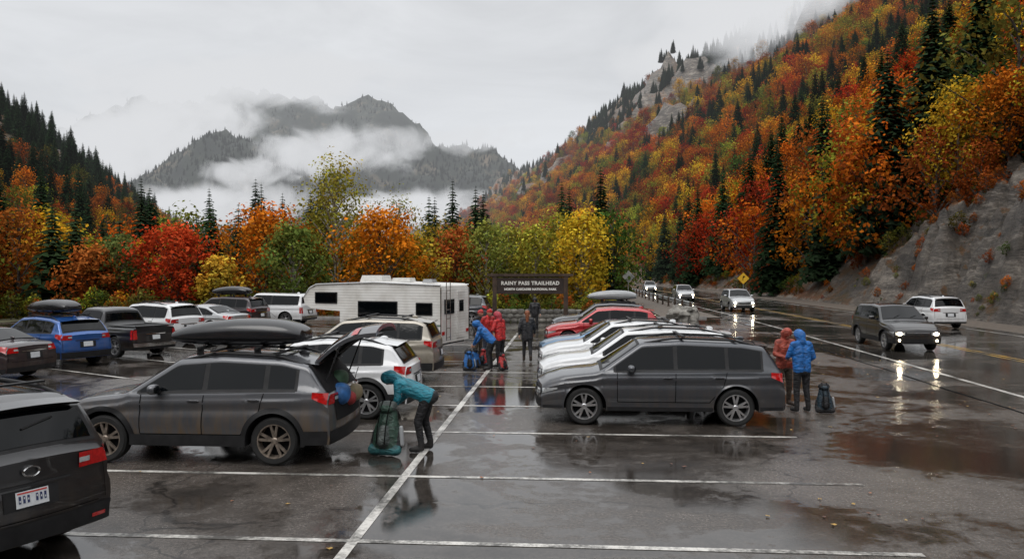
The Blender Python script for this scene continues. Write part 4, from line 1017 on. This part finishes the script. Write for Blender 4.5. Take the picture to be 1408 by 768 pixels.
for k in range(2900):
    if k<2600: yy=rf.uniform(64,420)**1.0; x=rf.uniform(-.75*yy-10,XL(yy)-7)
    else: yy=rf.uniform(-10,66); x=rf.uniform(-90,-36)
    if x>-18 and yy<130: w={'gold':2.2,'yg':4,'olive':3,'green':2,'rust':.7}
    else: w={'orange':2,'gold':2.2,'yg':3,'olive':3,'rust':2,'green':2,'red':.8}
    if rf.random()<.30: pts.append(((x,yy,hG(x,yy)-.5),rf.uniform(.40,.84),rf.random()*6.28,rf.choice([4,5,6]),pick(rf,{'con':1})))
    else: pts.append(((x,yy,hG(x,yy)-.5),rf.uniform(.4,.86),rf.random()*6.28,rf.randrange(4),pick(rf,w)))
for k in range(420):
    x=rf.uniform(-60,8); yy=rf.uniform(50.5,64)
    if x>XL(yy)-6: continue
    pts.append(((x,yy,hG(x,yy)-.3),rf.uniform(.2,.7),rf.random()*6,7,pick(rf,{'olive':5,'yg':2,'gold':.7,'rust':2.5,'green':3})))
forest('valley_woodland',pts)
pts=[]
for k in range(12000):
    P=(P1,P2,P3)[k%3]
    u=rf.random(); v=rf.uniform(.05,.6); p=P(u,v); pts.append(((p[0],p[1],p[2]-4),rf.uniform(.6,1.2),0,rf.choice([4,5,6]),(.012,.020,.013)))
forest('mountain_conifer_forest',pts)
def tree(name,px,Z,H,kind,col,seed,slim=.36,nleaf=4200,open_=.05,ls=.30,hv=.25):
    rn=random.Random(seed); ob=treemesh(name,rn,kind,H,nleaf,ls,lfO,open_,slim,hv); sc.collection.objects.link(ob)
    X=(px-704)/1050*Z; ob.location=(X,Z,hG(X,Z)-.2); ob.color=(*col,1); return ob
tree('cottonwood_tree',463,62,12.4,'birch',(.38,.34,.05),1,.25,5200,.12,.26)
tree('cottonwood_tree',548,66,10.2,'birch',(.30,.27,.06),41,.22,3200,.30,.24)
tree('maple_tree',365,60,8.4,'dec',(.68,.21,.02),2,.46,5600)
tree('maple_tree',240,56,6.6,'dec',(.60,.08,.025),3,.50,4600)
tree('maple_tree',525,58,8.0,'dec',(.70,.25,.02),4,.44,5000)
tree('birch_tree',402,55,6.6,'birch',(.17,.21,.045),5,.40,4200)
tree('maple_tree',627,64,7.4,'dec',(.48,.12,.03),6,.38,3400,.15)
tree('aspen_tree',800,60,8.0,'birch',(.72,.48,.04),7,.30,4600,.08)
tree('aspen_tree',770,66,8.6,'birch',(.40,.37,.05),8,.30,3600,.12)
tree('aspen_tree',700,66,8.0,'birch',(.34,.34,.06),9,.30,3400,.15)
tree('aspen_tree',735,62,7.2,'birch',(.42,.37,.05),19,.28,3000,.25)
tree('aspen_tree',668,62,7.6,'birch',(.28,.29,.06),29,.28,3000,.25)
tree('aspen_tree',835,74,8.6,'birch',(.38,.35,.05),39,.30,3400,.15)
tree('birch_tree',163,58,6.0,'birch',(.15,.18,.05),10,.40,3600)
tree('spruce_tree',290,58,8.6,'con',(.034,.060,.030),11,.42)
tree('spruce_tree',72,56,8.6,'con',(.034,.056,.028),12,.40)
tree('spruce_tree',104,58,8.8,'con',(.036,.058,.030),13,.38)
tree('spruce_tree',590,68,11.0,'con',(.032,.052,.030),14,.38)
tree('spruce_tree',328,66,9.8,'con',(.032,.052,.030),42,.36)
tree('spruce_tree',375,76,12.0,'con',(.032,.052,.030),15,.40)
tree('spruce_tree',165,66,9.0,'con',(.032,.052,.030),43,.38)
tree('spruce_tree',612,74,10.6,'con',(.032,.052,.030),47,.34)
tree('maple_tree',30,60,6.4,'dec',(.52,.25,.03),16,.42,3600)
tree('maple_tree',125,56,5.0,'dec',(.48,.14,.03),17,.42,3000)
tree('aspen_tree',300,55,4.2,'birch',(.62,.40,.05),44,.40,3000)
tree('aspen_tree',570,60,6.4,'birch',(.54,.40,.05),18,.36,3000,.1)
def rtree(name,Z,s,H,kind,col,seed,slim,**k):
    ob=tree(name,0,Z,H,kind,col,seed,slim,**k); X=XB(Z)+s; ob.location=(X,Z,hR(s,Z)-.4); return ob
rtree('spruce_tree',72,9,21,'con',(.030,.052,.028),31,.32); rtree('spruce_tree',56,15,18,'con',(.030,.052,.028),32,.34)
rtree('aspen_tree',64,7.5,10,'birch',(.72,.46,.04),33,.34,nleaf=5000); rtree('maple_tree',54,11,10,'dec',(.62,.44,.04),34,.36,open_=.08,nleaf=6000)
rtree('maple_tree',86,12,15,'dec',(.60,.14,.02),35,.40,nleaf=6500,ls=.36); rtree('maple_tree',64,18,15,'dec',(.50,.06,.02),36,.40,nleaf=7000,ls=.36)
rtree('spruce_tree',82,2.5,14,'con',(.030,.052,.028),37,.34); rtree('spruce_tree',48,14,13,'con',(.030,.052,.028),38,.34)
rtree('aspen_tree',74,4.5,9,'birch',(.70,.43,.04),45,.34,nleaf=5000); rtree('maple_tree',60,9.5,8,'dec',(.60,.18,.02),46,.42,nleaf=5000)
# ---------------------------------------------------------------- mist and haze
def volmat(name,dens,col,em,hetero=None):  # absorption plus emission; the glow replaces skylight scattered in the air
    m=bpy.data.materials.new(name); m.use_nodes=True; nt=m.node_tree; nt.nodes.clear(); L=nt.links
    o=N(nt,'ShaderNodeOutputMaterial'); a=N(nt,'ShaderNodeVolumeAbsorption'); e=N(nt,'ShaderNodeEmission'); s=N(nt,'ShaderNodeAddShader')
    a.inputs['Color'].default_value=(0,0,0,1); e.inputs['Color'].default_value=(*col,1)
    L.new(a.outputs[0],s.inputs[0]); L.new(e.outputs[0],s.inputs[1]); L.new(s.outputs[0],o.inputs['Volume'])
    if hetero is None:
        a.inputs['Density'].default_value=dens; e.inputs['Strength'].default_value=dens*em
    else:
        try: m.cycles.volume_step_rate=1.5
        except Exception: pass
        tc=N(nt,'ShaderNodeTexCoord')
        n=N(nt,'ShaderNodeTexNoise'); setin(n,Scale=hetero[0],Detail=5.0,Roughness=.62,Distortion=.5)
        mp=N(nt,'ShaderNodeMapping'); mp.inputs['Scale'].default_value=(1,1,1.5); mp.inputs['Location'].default_value=(hetero[3],0,0); L.new(tc.outputs['Object'],mp.inputs[0]); L.new(mp.outputs[0],n.inputs['Vector'])
        mr=N(nt,'ShaderNodeMapRange'); mr.interpolation_type='SMOOTHSTEP'; mr.inputs[1].default_value=hetero[1]; mr.inputs[2].default_value=hetero[2]
        sub=N(nt,'ShaderNodeVectorMath',operation='SUBTRACT'); L.new(tc.outputs['Generated'],sub.inputs[0]); sub.inputs[1].default_value=(.5,.5,.5)
        ln=N(nt,'ShaderNodeVectorMath',operation='LENGTH'); L.new(sub.outputs[0],ln.inputs[0])
        fr=N(nt,'ShaderNodeMapRange'); fr.inputs[1].default_value=.18; fr.inputs[2].default_value=.5; fr.inputs[3].default_value=0; fr.inputs[4].default_value=.42; L.new(ln.outputs['Value'],fr.inputs[0])
        sb=N(nt,'ShaderNodeMath',operation='SUBTRACT'); L.new(n.outputs['Fac'],sb.inputs[0]); L.new(fr.outputs[0],sb.inputs[1]); L.new(sb.outputs[0],mr.inputs[0])
        d=N(nt,'ShaderNodeMath',operation='MULTIPLY'); L.new(mr.outputs[0],d.inputs[0]); d.inputs[1].default_value=dens
        L.new(d.outputs[0],a.inputs['Density']); e2=N(nt,'ShaderNodeMath',operation='MULTIPLY'); L.new(d.outputs[0],e2.inputs[0]); e2.inputs[1].default_value=em; L.new(e2.outputs[0],e.inputs['Strength'])
    return m
SKYC=(.70,.72,.75)
hm=volmat('haze_glow',.00010,SKYC,1.0)  # haze glows by itself in sky colour, standing in for scattered skylight
mb=MB(); mb.box((0,2600,395),(9000,4900,790),hm); mb.build('haze',sharp=0)
def mist(px,py,Z,wpx,hpx,dy,dens,sc_,lo=.30,hi=.54,so=0):
    m=volmat('mist_glow',dens,(.74,.75,.77),1.0,(sc_,lo,hi,so))  # mist brightness is emitted, in place of daylight scattered by droplets
    cx=(px-704)/1050*Z; cz=(375-py)/1050*Z+CH; k=Z/1050
    mb=MB(); mb.ell((0,0,0),(wpx*k,dy,hpx*k),m,24,14); return mb.build('mist',sharp=0,loc=(cx,Z,cz))
mist(190,185,2600,225,105,240,.018,.0048,.28,.52,so=3)
mist(455,205,2150,200,56,170,.014,.0065,.32,.54,so=7)
mist(560,288,1950,190,46,200,.020,.007,so=1)
mist(270,285,1700,230,55,200,.016,.0075,so=2)
mist(330,112,2550,340,56,240,.014,.0050,.28,.52,so=12)
mist(350,235,1750,130,36,110,.018,.010,.34,.54,so=5)
mist(655,190,2150,120,34,110,.012,.009,.34,.54,so=15)
mist(0,175,420,150,42,60,.03,.014)
mist(1085,0,700,230,100,120,.035,.010,.24,.50,so=9)
mist(950,80,1150,150,62,150,.022,.008,.26,.52,so=4)
# ---------------------------------------------------------------- world, sun, camera
w=bpy.data.worlds.new('World'); sc.world=w; w.use_nodes=True; nt=w.node_tree; nt.nodes.clear(); L=nt.links
o=N(nt,'ShaderNodeOutputWorld'); bg=N(nt,'ShaderNodeBackground'); L.new(bg.outputs[0],o.inputs[0])
sk=N(nt,'ShaderNodeTexSky',sky_type='NISHITA'); sk.sun_disc=False; sk.sun_elevation=math.radians(52); sk.sun_rotation=math.radians(200)
sm=N(nt,'ShaderNodeVectorMath',operation='SCALE'); L.new(sk.outputs[0],sm.inputs[0]); sm.inputs['Scale'].default_value=.10
tc=N(nt,'ShaderNodeTexCoord'); sp=N(nt,'ShaderNodeSeparateXYZ'); L.new(tc.outputs['Generated'],sp.inputs[0])
n=N(nt,'ShaderNodeTexNoise'); setin(n,Scale=3.0,Detail=7.0,Roughness=.55,Distortion=.6); mp=N(nt,'ShaderNodeMapping'); mp.inputs['Scale'].default_value=(1,1,3); L.new(tc.outputs['Generated'],mp.inputs[0]); L.new(mp.outputs[0],n.inputs['Vector'])
cr=N(nt,'ShaderNodeValToRGB'); e=cr.color_ramp.elements; e[0].position=.0; e[0].color=(.72,.735,.76,1); e[1].position=1; e[1].color=(1.9,1.92,1.95,1); q=e.new(.36); q.color=(.79,.80,.815,1)
L.new(sp.outputs['Z'],cr.inputs[0])
mr=N(nt,'ShaderNodeMapRange'); mr.inputs[1].default_value=.3; mr.inputs[2].default_value=.7; mr.inputs[3].default_value=.82; mr.inputs[4].default_value=1.12; L.new(n.outputs['Fac'],mr.inputs[0])
ml=N(nt,'ShaderNodeVectorMath',operation='SCALE'); L.new(cr.outputs[0],ml.inputs[0]); L.new(mr.outputs[0],ml.inputs['Scale'])
mx=N(nt,'ShaderNodeMix',data_type='RGBA'); mx.inputs[0].default_value=.93; L.new(sm.outputs[0],mx.inputs[6]); L.new(ml.outputs[0],mx.inputs[7]); L.new(mx.outputs[2],bg.inputs[0]); bg.inputs[1].default_value=1.0
sl=bpy.data.lights.new('sun','SUN'); sl.energy=1.1; sl.angle=math.radians(35); sl.color=(1,.97,.93); so=bpy.data.objects.new('sun',sl); sc.collection.objects.link(so); so.rotation_euler=(math.radians(38),0,math.radians(-20))
cd=bpy.data.cameras.new('camera'); cd.lens=1050/1408*36; cd.sensor_width=36; cd.clip_end=20000; cd.clip_start=.1
co=bpy.data.objects.new('camera',cd); sc.collection.objects.link(co); co.location=(0,0,CH); co.rotation_euler=(math.radians(90-.49),0,0); sc.camera=co
print('TREES',nR,nL)
